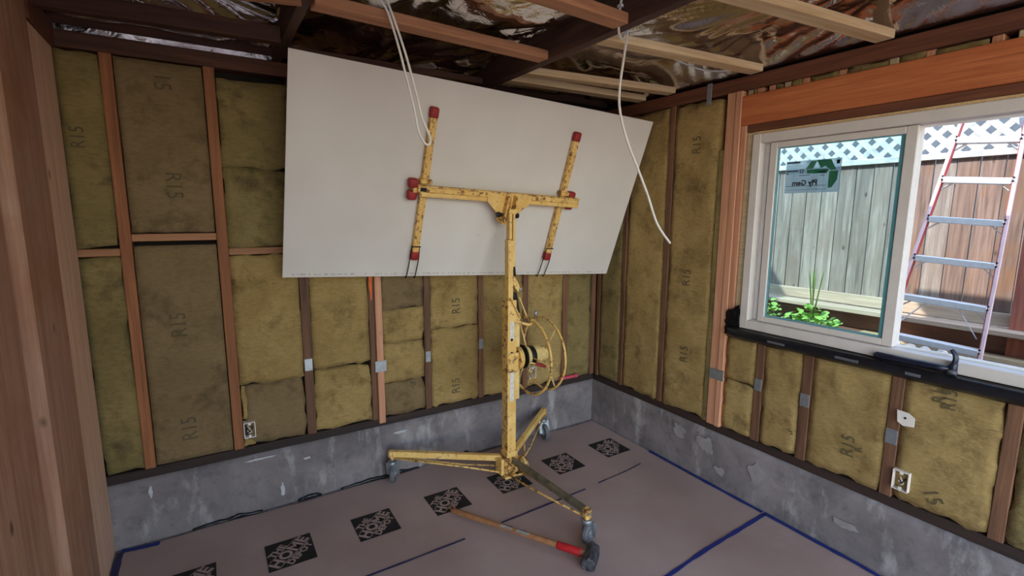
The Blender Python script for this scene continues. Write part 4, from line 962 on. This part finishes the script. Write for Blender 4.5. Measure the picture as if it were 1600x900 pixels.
for s in (-1, 1): bar('diagonal_brace', (0.0, s*0.225, 0.08), (0.0, s*0.08, 0.285), 0.006, 0.022, 'alu', ld, 0.001, (1, 0, 0))

# lumber, stones and plants in the bed
lb = box('lumber_plank', 2.27, 2.40, -2.7, -1.05, 0.692, 0.730, 'lumber'); lb.rotation_euler = (0, 0, R(-0.8)); tag(lb, 'pale timber plank lying on the ground below the ladder', 'plank')
rs = random.Random(11)
def stone_me(seed):
    bm = bmesh.new(); bmesh.ops.create_icosphere(bm, subdivisions=2, radius=1.0)
    for v in bm.verts: v.co *= 1+0.28*fbm(v.co*1.3+Vector((seed, 0, 0)))
    return finish(bm, 'stone')
sms = [stone_me(i*4.1) for i in range(4)]
WHICH = ['pale rubble stone nearest the window mullion below the ladder', 'second pale rubble stone from the window mullion', 'third pale rubble stone from the window mullion, below the ladder step', 'pale rubble stone farthest from the mullion, by the right ladder rail']
for i in range(4):
    s = rs.uniform(0.030, 0.038); x, y = rs.uniform(2.17, 2.21), -1.40-i*0.10+rs.uniform(-0.012, 0.012)
    o = link('stone', sms[i % 4].copy(), 'stone'); o.location = (x, y, 0.69+s*0.5); o.scale = (s*1.2, s, s*0.75); o.rotation_euler = (rs.random(), rs.random()*0.3, rs.random()*6)
    tag(o, WHICH[i], 'stone', 'rubble stones beneath the ladder')
def plant(loc, n, spread, hgt, seed, label, blades=0):
    r_ = random.Random(seed); t = empty('leafy_plant', loc); tag(t, label, 'plant', 'plants outside the window')
    bl = bmesh.new(); P_ = [(0, 0), (0.35, 0.42), (0.7, 0.36), (1.0, 0)]
    A = [bl.verts.new((x, 0, 0.06*math.sin(x*3))) for x, _ in P_]; Lv = [bl.verts.new((x, y, 0.06*math.sin(x*3)+0.08)) for x, y in P_[1:3]]; Rv = [bl.verts.new((x, -y, 0.06*math.sin(x*3)+0.08)) for x, y in P_[1:3]]
    for S in (Lv, Rv):
        bl.faces.new((A[0], A[1], S[0])); bl.faces.new((A[1], A[2], S[1], S[0])); bl.faces.new((A[2], A[3], S[1]))
    me = finish(bl, 'leaf'); me.materials.append(M['leaf'])
    for i in range(n):
        a = r_.uniform(0, 6.28); rr = spread*math.sqrt(r_.random()); zz = hgt*(0.35+0.65*r_.random())*(1-0.4*rr/spread); s = r_.uniform(0.045, 0.075)
        o = bpy.data.objects.new('leaf', me); col.objects.link(o); o.parent = t; o.location = (rr*math.cos(a), rr*math.sin(a), zz)
        o.rotation_euler = (r_.uniform(-0.5, 0.5), r_.uniform(-0.7, 0.3), r_.uniform(0, 6.28)); o.scale = (s, s, s)
    for i in range(7):
        a = r_.uniform(0, 6.28); rr = spread*0.7*r_.random(); tube('stem', [(0.02*math.cos(a), 0.02*math.sin(a), 0), (rr*math.cos(a), rr*math.sin(a), hgt*0.7)], 0.003, 'stem', t, 5)
    for i in range(blades):
        a = r_.uniform(0, 6.28); tube('grass_blade', spline([(0, 0, 0), (0.02*math.cos(a), 0.02*math.sin(a), hgt*0.9), (0.08*math.cos(a), 0.06*math.sin(a), hgt*1.75)], 4), [0.006]*8+[0.001], 'stem', t, 5)
    return t
plant((1.80, -0.88, 0.62), 240, 0.25, 0.40, 5, 'bright green leafy plant with tall blades outside left pane', 4)
plant((1.85, -0.42, 0.62), 60, 0.16, 0.42, 8, 'low leafy plant at the left edge of the window view')
